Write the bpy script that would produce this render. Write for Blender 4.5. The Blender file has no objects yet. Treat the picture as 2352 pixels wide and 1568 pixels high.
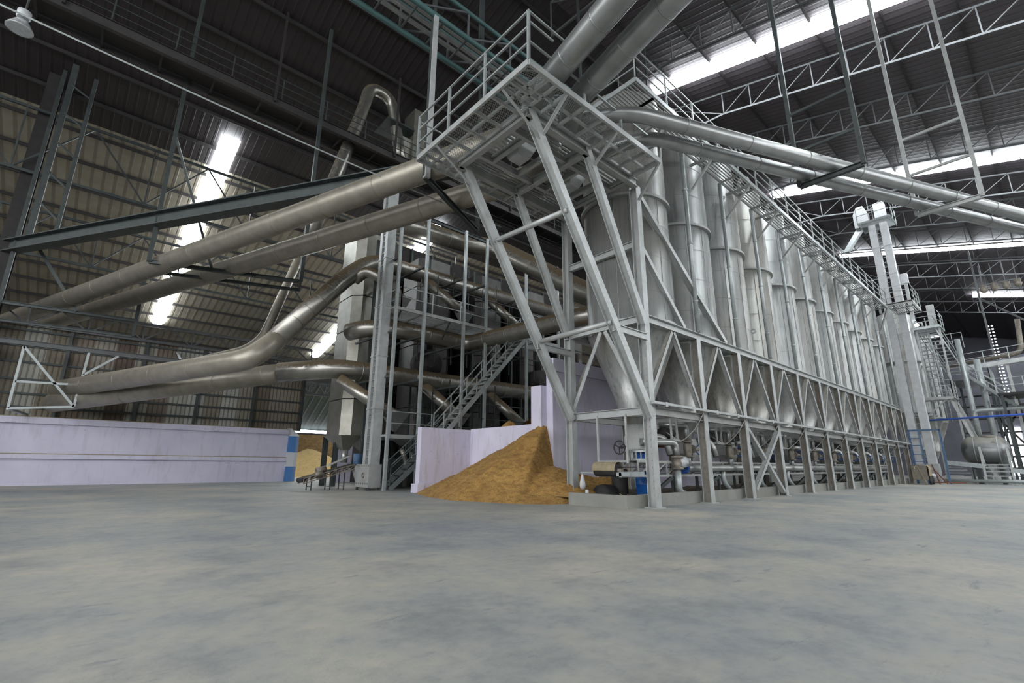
import bpy, math, random
from mathutils import Vector, Matrix, noise
random.seed(7)
SC = bpy.context.scene
COL = SC.collection
PI = math.pi

# ------------------------------------------------------------------ camera
cam_d = bpy.data.cameras.new('camera'); cam = bpy.data.objects.new('camera', cam_d); COL.objects.link(cam)
cam_d.sensor_width = 36.0; cam_d.lens = 1101.03 / 2352 * 36.0; cam_d.clip_end = 600; cam_d.clip_start = 0.05
YAW, PITCH, ROLL = math.radians(48.209), math.radians(14.485), math.radians(0.344)
fw = Vector((math.cos(YAW) * math.cos(PITCH), math.sin(YAW) * math.cos(PITCH), math.sin(PITCH)))
rt = Vector((math.sin(YAW), -math.cos(YAW), 0)); up = rt.cross(fw)
rt2 = rt * math.cos(ROLL) + up * math.sin(ROLL); up2 = up * math.cos(ROLL) - rt * math.sin(ROLL)
M3 = Matrix((rt2, up2, -fw)).transposed()
cam.matrix_world = Matrix.Translation((0, 0, 1.0673)) @ M3.to_4x4()
SC.camera = cam

# ------------------------------------------------------------------ light and exposure
SKYLIGHT = 19.0          # strength of the translucent roof strips
world = bpy.data.worlds.new('daylight'); SC.world = world; world.use_nodes = True
wn = world.node_tree.nodes; bg = wn['Background']
bg.inputs['Color'].default_value = (0.965, 0.985, 1.0, 1); bg.inputs['Strength'].default_value = 3.0
vs = SC.view_settings
vs.view_transform = 'Standard'; vs.look = 'None'; vs.gamma = 1.0; vs.exposure = 0.5; vs.use_curve_mapping = False
SC.cycles.use_denoising = True
SC.cycles.max_bounces = 8; SC.cycles.diffuse_bounces = 4; SC.cycles.glossy_bounces = 4; SC.cycles.transparent_max_bounces = 16
SC.cycles.caustics_reflective = False; SC.cycles.caustics_refractive = False; SC.cycles.sample_clamp_indirect = 6.0


# ------------------------------------------------------------------ materials
def new_mat(name):
    m = bpy.data.materials.new(name); m.use_nodes = True
    nt = m.node_tree; nt.nodes.clear()
    out = nt.nodes.new('ShaderNodeOutputMaterial'); b = nt.nodes.new('ShaderNodeBsdfPrincipled')
    nt.links.new(b.outputs[0], out.inputs[0])
    return m, nt, b, out

def N(nt, t, **kw):
    n = nt.nodes.new(t)
    for k, v in kw.items(): setattr(n, k, v)
    return n

def c4(c): return (c[0], c[1], c[2], 1)

def coords(nt, scale=(1, 1, 1), kind='Object'):
    tc = N(nt, 'ShaderNodeTexCoord'); mp = N(nt, 'ShaderNodeMapping'); mp.inputs['Scale'].default_value = scale
    if kind == 'World':
        g = N(nt, 'ShaderNodeNewGeometry'); nt.links.new(g.outputs['Position'], mp.inputs[0])
    else:
        nt.links.new(tc.outputs[kind], mp.inputs[0])
    return mp.outputs[0]

def ramp(nt, fac, stops):
    r = N(nt, 'ShaderNodeValToRGB'); e = r.color_ramp.elements
    while len(e) < len(stops): e.new(0.5)
    for i, (p, c) in enumerate(stops): e[i].position = p; e[i].color = c4(c)
    nt.links.new(fac, r.inputs[0]); return r.outputs[0]

def noise_tex(nt, vec, scale, detail=5, rough=0.6):
    n = N(nt, 'ShaderNodeTexNoise'); n.inputs['Scale'].default_value = scale
    n.inputs['Detail'].default_value = detail; n.inputs['Roughness'].default_value = rough
    nt.links.new(vec, n.inputs['Vector']); return n.outputs['Fac']

def mix(nt, fac, a, b, mode='MIX'):
    m = N(nt, 'ShaderNodeMix', data_type='RGBA', blend_type=mode)
    if isinstance(fac, (int, float)): m.inputs[0].default_value = fac
    else: nt.links.new(fac, m.inputs[0])
    for i, v in ((6, a), (7, b)):
        if isinstance(v, tuple): m.inputs[i].default_value = c4(v)
        else: nt.links.new(v, m.inputs[i])
    return m.outputs[2]

def bump(nt, b, h, strength=0.3, dist=0.02):
    n = N(nt, 'ShaderNodeBump'); n.inputs['Strength'].default_value = strength; n.inputs['Distance'].default_value = dist
    nt.links.new(h, n.inputs['Height']); nt.links.new(n.outputs[0], b.inputs['Normal'])

def math_n(nt, op, a, b=None):
    m = N(nt, 'ShaderNodeMath', operation=op)
    for i, v in enumerate((a, b)):
        if v is None: continue
        if isinstance(v, (int, float)): m.inputs[i].default_value = v
        else: nt.links.new(v, m.inputs[i])
    return m.outputs[0]

def simple(name, c1, c2=None, scale=3.0, metallic=0.0, rough=0.6, stretch=(1, 1, 1), bmp=0.0, world=True):
    """two colours mottled by noise"""
    m, nt, b, o = new_mat(name)
    b.inputs['Metallic'].default_value = metallic; b.inputs['Roughness'].default_value = rough
    c2 = c2 or tuple(x * 0.75 for x in c1)
    v = coords(nt, stretch, 'World' if world else 'Object')
    f = noise_tex(nt, v, scale)
    nt.links.new(ramp(nt, f, [(0.3, c2), (0.7, c1)]), b.inputs['Base Color'])
    if bmp: bump(nt, b, f, bmp)
    return m

def dusty(name, metal, dust, rough=0.42, amount=0.5, metallic=0.75, lo=0.25, hi=0.75):
    """sheet metal with settled dust on its upward sides"""
    m, nt, b, o = new_mat(name)
    v = coords(nt, (1, 1, 1), 'World')
    f = noise_tex(nt, v, 2.2); f2 = noise_tex(nt, v, 9)
    base = ramp(nt, f, [(0.3, tuple(x * 0.72 for x in metal)), (0.7, metal)])
    g = N(nt, 'ShaderNodeNewGeometry'); s = N(nt, 'ShaderNodeSeparateXYZ'); nt.links.new(g.outputs['Normal'], s.inputs[0])
    z = math_n(nt, 'ADD', s.outputs[2], math_n(nt, 'MULTIPLY', math_n(nt, 'SUBTRACT', f2, 0.5), 0.9))
    mr = N(nt, 'ShaderNodeMapRange'); mr.inputs[1].default_value = lo; mr.inputs[2].default_value = hi; mr.inputs[4].default_value = amount
    nt.links.new(z, mr.inputs[0])
    d = mr.outputs[0]
    nt.links.new(mix(nt, d, base, dust), b.inputs['Base Color'])
    nt.links.new(math_n(nt, 'MULTIPLY', math_n(nt, 'SUBTRACT', 1.0, d), metallic), b.inputs['Metallic'])
    nt.links.new(math_n(nt, 'ADD', math_n(nt, 'MULTIPLY', d, 0.5), math_n(nt, 'ADD', rough - 0.08, math_n(nt, 'MULTIPLY', f2, 0.16))), b.inputs['Roughness'])
    return m

def silo_mat():
    m, nt, b, o = new_mat('galvanised_silo_sheet')
    v = coords(nt, (1, 1, 1), 'World'); vs_ = coords(nt, (5, 5, 0.22), 'World')
    f = noise_tex(nt, v, 0.9, 3); st = noise_tex(nt, vs_, 1.6, 6, 0.7)
    base = ramp(nt, f, [(0.3, (0.34, 0.36, 0.375)), (0.7, (0.51, 0.53, 0.54))])
    big = noise_tex(nt, coords(nt, (1, 1, 0.25), 'World'), 0.33, 2)
    base = mix(nt, ramp(nt, big, [(0.42, (0, 0, 0)), (0.62, (0.42, 0.42, 0.42))]), base, (0.38, 0.35, 0.275))
    warm = mix(nt, math_n(nt, 'MULTIPLY', st, 0.7), base, (0.36, 0.345, 0.295))
    dark = ramp(nt, st, [(0.28, (0.42, 0.42, 0.40)), (0.52, (1, 1, 1))])
    nt.links.new(mix(nt, 0.85, warm, dark, 'MULTIPLY'), b.inputs['Base Color'])
    b.inputs['Metallic'].default_value = 0.5
    nt.links.new(math_n(nt, 'ADD', 0.27, math_n(nt, 'MULTIPLY', st, 0.28)), b.inputs['Roughness'])
    bump(nt, b, f, 0.15, 0.03)
    return m

def corrugated(name, cols, axis='X', pitch=0.25, band=1.0, seed=0.0, rough=0.6, strength=0.6, band_scale=0.9):
    """profiled sheet: ribs run across the given axis, sheets differ in colour"""
    m, nt, b, o = new_mat(name)
    g = N(nt, 'ShaderNodeNewGeometry'); s = N(nt, 'ShaderNodeSeparateXYZ'); nt.links.new(g.outputs['Position'], s.inputs[0])
    u = s.outputs['XYZ'.index(axis)]
    saw = math_n(nt, 'FRACT', math_n(nt, 'DIVIDE', u, pitch))
    rib = N(nt, 'ShaderNodeMapRange'); rib.inputs[1].default_value = 0.62; rib.inputs[2].default_value = 0.78
    nt.links.new(math_n(nt, 'PINGPONG', math_n(nt, 'DIVIDE', u, pitch * 0.5), 1.0), rib.inputs[0])
    sheet = math_n(nt, 'FLOOR', math_n(nt, 'ADD', math_n(nt, 'DIVIDE', u, band), seed))
    wn_ = N(nt, 'ShaderNodeTexWhiteNoise', noise_dimensions='1D'); nt.links.new(sheet, wn_.inputs['W'])
    stops = [(i / max(1, len(cols) - 1), c) for i, c in enumerate(cols)]
    base = ramp(nt, wn_.outputs['Value'], stops)
    v = coords(nt, (1, 1, 1), 'World'); f = noise_tex(nt, v, band_scale, 6)
    base = mix(nt, 0.55, base, ramp(nt, f, [(0.3, (0.5, 0.48, 0.45)), (0.7, (1, 1, 1))]), 'MULTIPLY')
    line = mix(nt, math_n(nt, 'MULTIPLY', rib.outputs[0], 0.5), base, tuple(x * 0.3 for x in cols[0]))  # rib shadow lines painted into the sheet colour
    nt.links.new(line, b.inputs['Base Color']); b.inputs['Roughness'].default_value = rough
    bump(nt, b, rib.outputs[0], strength, 0.05)
    return m

def concrete_floor():
    m, nt, b, o = new_mat('dusty_concrete_floor')
    v = coords(nt, (1, 1, 1), 'World')
    a = noise_tex(nt, v, 0.22, 6, 0.62); d = noise_tex(nt, v, 1.1, 8, 0.7); e = noise_tex(nt, coords(nt, (0.8, 2.6, 1), 'World'), 1.6, 6, 0.7)
    base = ramp(nt, a, [(0.36, (0.255, 0.27, 0.28)), (0.5, (0.34, 0.345, 0.32)), (0.62, (0.43, 0.405, 0.35))])
    base = mix(nt, 0.75, base, ramp(nt, d, [(0.34, (0.62, 0.65, 0.70)), (0.5, (1, 1, 1)), (0.68, (1.18, 1.14, 1.02))]), 'MULTIPLY')
    patch = ramp(nt, e, [(0.6, (0, 0, 0)), (0.68, (1, 1, 1))])
    base = mix(nt, math_n(nt, 'MULTIPLY', patch, 0.55), base, (0.14, 0.16, 0.19))
    # scuffed rim of fine lines left in the dust
    vo = N(nt, 'ShaderNodeTexVoronoi', feature='DISTANCE_TO_EDGE'); vo.inputs['Scale'].default_value = 0.35
    wv = N(nt, 'ShaderNodeVectorMath', operation='ADD'); nz = N(nt, 'ShaderNodeTexNoise'); nz.inputs['Scale'].default_value = 0.9
    nt.links.new(v, nz.inputs['Vector']); nt.links.new(v, wv.inputs[0]); nt.links.new(nz.outputs['Color'], wv.inputs[1]); nt.links.new(wv.outputs[0], vo.inputs['Vector'])
    ln = N(nt, 'ShaderNodeMapRange'); ln.inputs[1].default_value = 0.0; ln.inputs[2].default_value = 0.02; ln.inputs[3].default_value = 0.3; ln.inputs[4].default_value = 0.0
    nt.links.new(vo.outputs['Distance'], ln.inputs[0])
    base = mix(nt, math_n(nt, 'MULTIPLY', ln.outputs[0], d), base, (0.42, 0.38, 0.30))
    nt.links.new(base, b.inputs['Base Color'])
    nt.links.new(math_n(nt, 'ADD', 0.42, math_n(nt, 'MULTIPLY', d, 0.35)), b.inputs['Roughness'])
    fine = noise_tex(nt, v, 7, 8, 0.75)
    base = mix(nt, 0.6, base, ramp(nt, fine, [(0.3, (0.72, 0.73, 0.75)), (0.5, (1, 1, 1)), (0.7, (1.12, 1.1, 1.05))]), 'MULTIPLY')
    nt.links.new(base, b.inputs['Base Color'])
    bump(nt, b, math_n(nt, 'ADD', d, math_n(nt, 'MULTIPLY', fine, 0.5)), 0.35, 0.02)
    return m

def lilac_wall(name, c1, c2, dirt=(0.32, 0.27, 0.24)):
    m, nt, b, o = new_mat(name)
    v = coords(nt, (1, 1, 1), 'World'); f = noise_tex(nt, v, 0.8, 5); st = noise_tex(nt, coords(nt, (2.5, 2.5, 0.4), 'World'), 1.2, 7, 0.7); sp = noise_tex(nt, v, 14, 2)
    base = ramp(nt, f, [(0.3, c2), (0.7, c1)])
    base = mix(nt, math_n(nt, 'MULTIPLY', ramp(nt, st, [(0.52, (0, 0, 0)), (0.75, (1, 1, 1))]), 0.55), base, dirt)
    base = mix(nt, ramp(nt, sp, [(0.72, (0, 0, 0)), (0.76, (1, 1, 1))]), base, (0.08, 0.06, 0.06))
    nt.links.new(base, b.inputs['Base Color']); b.inputs['Roughness'].default_value = 0.75
    bump(nt, b, sp, 0.1, 0.01)
    return m

def mesh_grating():
    m, nt, b, o = new_mat('expanded_metal_mesh')
    b.inputs['Base Color'].default_value = (0.42, 0.43, 0.42, 1); b.inputs['Metallic'].default_value = 0.3; b.inputs['Roughness'].default_value = 0.5
    g = N(nt, 'ShaderNodeNewGeometry'); s = N(nt, 'ShaderNodeSeparateXYZ'); nt.links.new(g.outputs['Position'], s.inputs[0])
    p = math_n(nt, 'ADD', s.outputs[0], math_n(nt, 'MULTIPLY', s.outputs[1], 0.5)); q = math_n(nt, 'SUBTRACT', s.outputs[0], math_n(nt, 'MULTIPLY', s.outputs[1], 0.5))
    a = math_n(nt, 'PINGPONG', math_n(nt, 'MULTIPLY', p, 18), 0.5); c = math_n(nt, 'PINGPONG', math_n(nt, 'MULTIPLY', q, 18), 0.5)
    h = math_n(nt, 'GREATER_THAN', math_n(nt, 'MINIMUM', a, c), 0.07)
    tr = N(nt, 'ShaderNodeBsdfTransparent'); mx = N(nt, 'ShaderNodeMixShader')
    nt.links.new(h, mx.inputs[0]); nt.links.new(b.outputs[0], mx.inputs[1]); nt.links.new(tr.outputs[0], mx.inputs[2]); nt.links.new(mx.outputs[0], o.inputs[0])
    return m

def granular(name, c1, c2, c3, scale=30):
    m, nt, b, o = new_mat(name)
    v = coords(nt, (1, 1, 1), 'World'); f = noise_tex(nt, v, 1.3, 8, 0.7); g = noise_tex(nt, v, scale, 4, 0.7)
    base = ramp(nt, f, [(0.3, c2), (0.65, c1)])
    cl = noise_tex(nt, coords(nt, (1, 1, 2.6), 'World'), scale * 0.16, 6, 0.75)
    base = mix(nt, ramp(nt, cl, [(0.42, (0.85, 0.85, 0.85)), (0.52, (0, 0, 0))]), base, c3)
    base = mix(nt, ramp(nt, g, [(0.35, (1, 1, 1)), (0.5, (0, 0, 0))]), base, c3)
    nt.links.new(base, b.inputs['Base Color']); b.inputs['Roughness'].default_value = 0.95
    bump(nt, b, g, 0.6, 0.04)
    return m

def glow(name, color, strength):
    m, nt, b, o = new_mat(name)
    e = N(nt, 'ShaderNodeEmission'); e.inputs[0].default_value = c4(color); e.inputs[1].default_value = strength
    nt.links.new(e.outputs[0], o.inputs[0]); return m

def striped():
    m, nt, b, o = new_mat('blue_white_band_paint')
    g = N(nt, 'ShaderNodeNewGeometry'); s = N(nt, 'ShaderNodeSeparateXYZ'); nt.links.new(g.outputs['Position'], s.inputs[0])
    r = N(nt, 'ShaderNodeValToRGB'); r.color_ramp.interpolation = 'CONSTANT'; e = r.color_ramp.elements
    blue = (0.09, 0.24, 0.55); wh = (0.72, 0.73, 0.76)
    for i, (p, c) in enumerate([(0.0, blue), (0.28, wh), (0.55, blue), (0.86, wh)]):
        if i > 1: e.new(p)
        e[i].position = p; e[i].color = c4(c)
    nt.links.new(math_n(nt, 'DIVIDE', s.outputs[2], 3.25), r.inputs[0]); nt.links.new(r.outputs[0], b.inputs['Base Color'])
    b.inputs['Roughness'].default_value = 0.5
    return m

def bag_plastic():
    m, nt, b, o = new_mat('clear_white_plastic')
    b.inputs['Base Color'].default_value = (0.85, 0.86, 0.9, 1); b.inputs['Roughness'].default_value = 0.25
    b.inputs['Transmission Weight'].default_value = 0.5
    return m

MT = {
    'silo': silo_mat(),
    'steel': simple('grey_painted_steel', (0.50, 0.52, 0.52), (0.36, 0.37, 0.36), 2.5, 0.25, 0.42),
    'steel_dusty': dusty('grey_steel_with_dust', (0.44, 0.45, 0.44), (0.36, 0.31, 0.22), 0.5, 0.5, 0.3),
    'rail': simple('galvanised_handrail', (0.46, 0.49, 0.49), (0.33, 0.36, 0.36), 4, 0.4, 0.4),
    'duct': dusty('galvanised_duct', (0.40, 0.41, 0.405), (0.36, 0.32, 0.24), 0.36, 0.35),
    'duct_brown': dusty('dusty_brown_duct', (0.40, 0.385, 0.35), (0.125, 0.092, 0.05), 0.32, 0.97, 0.85, 0.12, 0.34),
    'duct_left': dusty('dulled_galvanised_duct', (0.40, 0.37, 0.31), (0.30, 0.255, 0.18), 0.42, 0.6, 0.6),
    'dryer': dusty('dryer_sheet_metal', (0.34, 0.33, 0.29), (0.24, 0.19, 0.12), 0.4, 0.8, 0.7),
    'dryer_dark': dusty('shade_dark_dryer_metal', (0.10, 0.095, 0.09), (0.08, 0.062, 0.045), 0.4, 0.8, 0.5),  # lower base colour paints shade onto the rear dryer towers
    'sooty': simple('sooty_grey_steel', (0.055, 0.05, 0.05), (0.035, 0.032, 0.032), 2, 0.1, 0.6),
    'web': simple('dark_brown_steel', (0.27, 0.245, 0.21), (0.17, 0.15, 0.125), 3, 0.1, 0.6),  # column webs, browner and darker than the flanges
    'dark': simple('dark_green_grey_steel', (0.065, 0.077, 0.077), (0.04, 0.047, 0.047), 2, 0.2, 0.5),
    'black': simple('sooty_dark_steel', (0.035, 0.03, 0.03), (0.02, 0.018, 0.018), 2, 0.1, 0.7),
    'truss': simple('light_truss_steel', (0.13, 0.135, 0.14), (0.09, 0.095, 0.10), 2, 0.2, 0.5),
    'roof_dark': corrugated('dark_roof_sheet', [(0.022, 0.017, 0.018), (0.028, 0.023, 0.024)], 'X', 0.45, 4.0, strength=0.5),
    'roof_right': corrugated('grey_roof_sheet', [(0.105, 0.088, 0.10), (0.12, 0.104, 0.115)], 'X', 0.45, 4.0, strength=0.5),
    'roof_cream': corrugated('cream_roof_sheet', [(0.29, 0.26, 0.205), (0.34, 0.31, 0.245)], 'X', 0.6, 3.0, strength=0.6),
    'clad': corrugated('stained_wall_sheet', [(0.12, 0.085, 0.06), (0.22, 0.19, 0.14), (0.32, 0.30, 0.24), (0.28, 0.25, 0.19), (0.52, 0.53, 0.50), (0.24, 0.20, 0.15), (0.15, 0.11, 0.085)], 'X', 0.22, 0.9, 3.0, strength=0.5),
    'floor': concrete_floor(),
    'kerb': lilac_wall('grey_kerb_concrete', (0.30, 0.30, 0.28), (0.23, 0.23, 0.21), (0.16, 0.15, 0.12)),
    'brownwall': granular('dusty_brown_wall', (0.28, 0.19, 0.08), (0.21, 0.14, 0.06), (0.16, 0.1, 0.045), 12),
    'lilac': lilac_wall('lilac_painted_concrete', (0.67, 0.65, 0.79), (0.59, 0.57, 0.71), (0.36, 0.32, 0.36)),
    'lilac2': lilac_wall('chipped_lilac_concrete', (0.68, 0.655, 0.79), (0.585, 0.56, 0.69), (0.33, 0.28, 0.27)),
    'mesh': mesh_grating(),
    'husk': granular('orange_brown_meal', (0.50, 0.30, 0.085), (0.34, 0.19, 0.05), (0.24, 0.125, 0.035), 26),
    'grain': granular('yellow_grain', (0.62, 0.45, 0.20), (0.54, 0.38, 0.16), (0.42, 0.28, 0.10), 40),
    'soil': granular('dark_debris', (0.06, 0.05, 0.045), (0.03, 0.026, 0.022), (0.16, 0.12, 0.07), 18),
    'sky': glow('translucent_roof_sheet', (0.90, 0.96, 1.0), SKYLIGHT),
    'lamp': glow('lamp_light', (0.95, 0.97, 1.0), 40),
    'dayglow': glow('daylight_glow', (0.92, 0.96, 1.0), 6),
    'dimwin': glow('small_daylit_openings', (0.92, 0.97, 1.0), 1.6),
    'farwall': simple('haze_tinted_far_wall', (0.13, 0.13, 0.155), (0.09, 0.09, 0.11), 0.4, 0, 0.8),  # bluish lift paints distance haze into the wall colour
    'stripe': striped(),
    'blue': simple('blue_enamel', (0.04, 0.13, 0.45), (0.03, 0.09, 0.3), 6, 0, 0.4),
    'bluesteel': simple('worn_blue_steel', (0.10, 0.19, 0.33), (0.05, 0.10, 0.19), 5, 0.1, 0.5),
    'bluepipe': simple('bright_blue_paint', (0.05, 0.14, 0.62), (0.04, 0.11, 0.5), 5, 0, 0.35),
    'drum': simple('blue_drum_plastic', (0.015, 0.12, 0.42), (0.01, 0.09, 0.33), 3, 0, 0.35),
    'white': simple('white_paint', (0.58, 0.595, 0.61), (0.48, 0.49, 0.50), 4, 0.1, 0.45),
    'rust': simple('rusty_red_steel', (0.22, 0.08, 0.05), (0.12, 0.05, 0.035), 8, 0.1, 0.7),
    'cast': simple('dusty_cast_metal', (0.30, 0.27, 0.22), (0.17, 0.15, 0.13), 9, 0.4, 0.55),
    'rubber': simple('black_rubber', (0.03, 0.028, 0.03), (0.018, 0.017, 0.018), 6, 0, 0.7),
    'cover': simple('dusty_tan_sheet', (0.36, 0.30, 0.19), (0.24, 0.20, 0.13), 7, 0, 0.85),
    'sack': simple('old_sackcloth', (0.38, 0.30, 0.19), (0.25, 0.19, 0.11), 12, 0, 0.95, bmp=0.5),
    'leaf': simple('dry_green_leaf', (0.30, 0.36, 0.10), (0.40, 0.36, 0.18), 8, 0, 0.7),
    'bag': bag_plastic(),
    'glass': simple('lamp_glass', (0.7, 0.72, 0.75), (0.5, 0.5, 0.52), 12, 0.4, 0.1),
    'storeroof': corrugated('dark_green_store_sheet', [(0.018, 0.034, 0.034), (0.025, 0.045, 0.045)], 'X', 0.8, 2.0),
    'teal': simple('teal_roof_steel', (0.06, 0.13, 0.13), (0.04, 0.09, 0.09), 2, 0, 0.6),
    'boiler': dusty('stainless_vessel', (0.26, 0.265, 0.27), (0.3, 0.28, 0.22), 0.36, 0.6, 0.8),
}


# ------------------------------------------------------------------ mesh helpers
class MB:
    def __init__(s): s.v = []; s.f = []; s.sm = []
    def add(s, vs, fs, smooth=False):
        o = len(s.v); s.v += [Vector(v) for v in vs]
        for f in fs: s.f.append([i + o for i in f]); s.sm.append(smooth)
        return s
    def hexa(s, a, smooth=False):
        return s.add(a, [(0, 3, 2, 1), (4, 5, 6, 7), (0, 1, 5, 4), (1, 2, 6, 5), (2, 3, 7, 6), (3, 0, 4, 7)], smooth)
    def box(s, x0, x1, y0, y1, z0, z1):
        return s.hexa([(x0, y0, z0), (x1, y0, z0), (x1, y1, z0), (x0, y1, z0), (x0, y0, z1), (x1, y0, z1), (x1, y1, z1), (x0, y1, z1)])
    @staticmethod
    def frame(p, q, upv):
        p, q = Vector(p), Vector(q); d = (q - p).normalized(); u = Vector(upv)
        if abs(d.dot(u.normalized())) > 0.98: u = Vector((1, 0, 0)) if abs(d.x) < 0.9 else Vector((0, 1, 0))
        w = d.cross(u).normalized(); u = w.cross(d).normalized()
        return p, q, d, w, u
    def sect(s, p, q, poly, upv=(0, 0, 1), smooth=False):
        """sweep a closed section of (across, up) points from p to q"""
        p, q, d, w, u = s.frame(p, q, upv); n = len(poly)
        vs = [e + w * a + u * b for e in (p, q) for a, b in poly]
        fs = [(i, (i + 1) % n, n + (i + 1) % n, n + i) for i in range(n)]
        if n == 4: fs += [(3, 2, 1, 0), (4, 5, 6, 7)]
        return s.add(vs, fs, smooth)
    def bar(s, p, q, w, h=None, upv=(0, 0, 1)):
        h = h or w; a, b = w / 2, h / 2
        return s.sect(p, q, [(-a, -b), (a, -b), (a, b), (-a, b)], upv)
    def ibeam(s, p, q, w, h, t=0.02, upv=(0, 0, 1)):
        p, q, d, ww, u = s.frame(p, q, upv)
        for k in (-1, 1):
            o = u * (k * (h - t) / 2); s.bar(p + o, q + o, w, t, u)
        return s.bar(p, q, t, h - 2 * t, u)
    def angle(s, p, q, w, t=0.015, upv=(0, 0, 1)):
        p, q, d, ww, u = s.frame(p, q, upv)
        s.bar(p - u * (w / 2 - t / 2), q - u * (w / 2 - t / 2), w, t, u)
        return s.bar(p - ww * (w / 2 - t / 2), q - ww * (w / 2 - t / 2), t, w, u)
    def tube(s, pts, r, seg=12, bend=0.0, cap=True, r2=None):
        pts = [Vector(p) for p in pts]
        path = [pts[0]]
        for i in range(1, len(pts) - 1):
            a, b, c = pts[i - 1], pts[i], pts[i + 1]
            da, dc = (a - b), (c - b); m = min(bend, da.length * 0.48, dc.length * 0.48)
            if m < 1e-4: path.append(b); continue
            s0, s1 = b + da.normalized() * m, b + dc.normalized() * m
            k = 7
            for j in range(k + 1):
                t = j / k; path.append(s0 * (1 - t) ** 2 + b * 2 * t * (1 - t) + s1 * t * t)
        path.append(pts[-1])
        d0 = (path[1] - path[0]).normalized(); ref = Vector((0, 0, 1)) if abs(d0.z) < 0.9 else Vector((1, 0, 0))
        u = d0.cross(ref).normalized(); vs = []; n = len(path)
        for i, p in enumerate(path):
            d = (path[min(i + 1, n - 1)] - path[max(i - 1, 0)]).normalized()
            u = (u - d * u.dot(d)).normalized(); w = d.cross(u)
            rr = r if r2 is None else r + (r2 - r) * i / (n - 1)
            vs += [p + (u * math.cos(2 * PI * j / seg) + w * math.sin(2 * PI * j / seg)) * rr for j in range(seg)]
        fs = [(i * seg + j, i * seg + (j + 1) % seg, (i + 1) * seg + (j + 1) % seg, (i + 1) * seg + j) for i in range(n - 1) for j in range(seg)]
        s.add(vs, fs, True)
        if cap:
            o = len(s.v) - len(vs)
            s.f.append([o + j for j in reversed(range(seg))]); s.sm.append(False)
            s.f.append([o + (n - 1) * seg + j for j in range(seg)]); s.sm.append(False)
        return s
    def bands(s, p, q, r, step, w=0.03, d=0.012, seg=20, off=0.5):
        p, q = Vector(p), Vector(q); L = (q - p).length; dv = (q - p) / L; x = step * off
        while x < L: s.tube([p + dv * (x - w / 2), p + dv * (x + w / 2)], r + d, seg); x += step
        return s
    def lathe(s, c, prof, seg=32, axis='Z', smooth=True):
        c = Vector(c); vs = []
        for r, h in prof:
            for j in range(seg):
                a = 2 * PI * j / seg; x, y = r * math.cos(a), r * math.sin(a)
                vs.append(c + (Vector((x, y, h)) if axis == 'Z' else Vector((h, x, y)) if axis == 'X' else Vector((x, h, y))))
        n = len(prof)
        fs = [(i * seg + j, i * seg + (j + 1) % seg, (i + 1) * seg + (j + 1) % seg, (i + 1) * seg + j) for i in range(n - 1) for j in range(seg)]
        s.add(vs, fs, smooth); o = len(s.v) - len(vs)
        s.f.append([o + j for j in range(seg)]); s.sm.append(False); s.f.append([o + (n - 1) * seg + j for j in range(seg)]); s.sm.append(False)
        return s
    def ring(s, c, R, r, axis='X', seg=24, k=6):
        c = Vector(c); vs = []
        for i in range(seg):
            a = 2 * PI * i / seg
            for j in range(k):
                b = 2 * PI * j / k; q = R + r * math.cos(b); h = r * math.sin(b); x, y = q * math.cos(a), q * math.sin(a)
                vs.append(c + (Vector((h, x, y)) if axis == 'X' else Vector((x, h, y)) if axis == 'Y' else Vector((x, y, h))))
        return s.add(vs, [(i * k + j, i * k + (j + 1) % k, ((i + 1) % seg) * k + (j + 1) % k, ((i + 1) % seg) * k + j) for i in range(seg) for j in range(k)], True)
    def prism(s, poly, z0, z1):
        n = len(poly)
        return s.add([(x, y, z0) for x, y in poly] + [(x, y, z1) for x, y in poly],
                     [tuple(reversed(range(n))), tuple(range(n, 2 * n))] + [(i, (i + 1) % n, n + (i + 1) % n, n + i) for i in range(n)])
    def loft(s, a, b):
        n = len(a)
        return s.add(list(a) + list(b), [tuple(reversed(range(n))), tuple(range(n, 2 * n))] + [(i, (i + 1) % n, n + (i + 1) % n, n + i) for i in range(n)])
    def plate(s, pts, t):
        """thin plate through a planar outline, thickened along its normal"""
        pts = [Vector(p) for p in pts]; nn = (pts[1] - pts[0]).cross(pts[2] - pts[0]).normalized() * (t / 2)
        return s.loft([p - nn for p in pts], [p + nn for p in pts])
    def build(s, name, mat, parent=None, base=None):
        me = bpy.data.meshes.new(name); o = bpy.data.objects.new(name, me)
        off = Vector((0, 0, 0)); a = parent
        while a is not None: off += a.location; a = a.parent
        if parent is None and base is not None: o.location = base; off = Vector(base)
        me.from_pydata([v - off for v in s.v], [], s.f); me.polygons.foreach_set('use_smooth', s.sm)
        me.materials.append(MT[mat]); me.update(); COL.objects.link(o)
        if parent is not None: o.parent = parent
        return o

def tag(o, label, cat, group=None, kind=None):
    if label: o['label'] = label
    if cat: o['category'] = cat
    if group: o['group'] = group
    if kind: o['kind'] = kind
    return o

def thing(name, loc, label, cat, group=None):
    o = bpy.data.objects.new(name, None); COL.objects.link(o); o.location = loc; o.empty_display_size = 0.3
    return tag(o, label, cat, group)

def structure(name, mb, mat, label=None):
    o = mb.build(name, mat); o['kind'] = 'structure'
    if label: o['label'] = label
    return o

def copy_tree(o, parent=None):
    c = o.copy(); COL.objects.link(c); c.parent = parent
    for ch in list(o.children): copy_tree(ch, c)
    return c

def V(*a): return Vector(a)
NTH = ['first', 'second', 'third', 'fourth', 'fifth', 'sixth', 'seventh', 'eighth', 'ninth', 'tenth', 'eleventh', 'twelfth', 'thirteenth', 'fourteenth', 'fifteenth', 'sixteenth']

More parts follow.
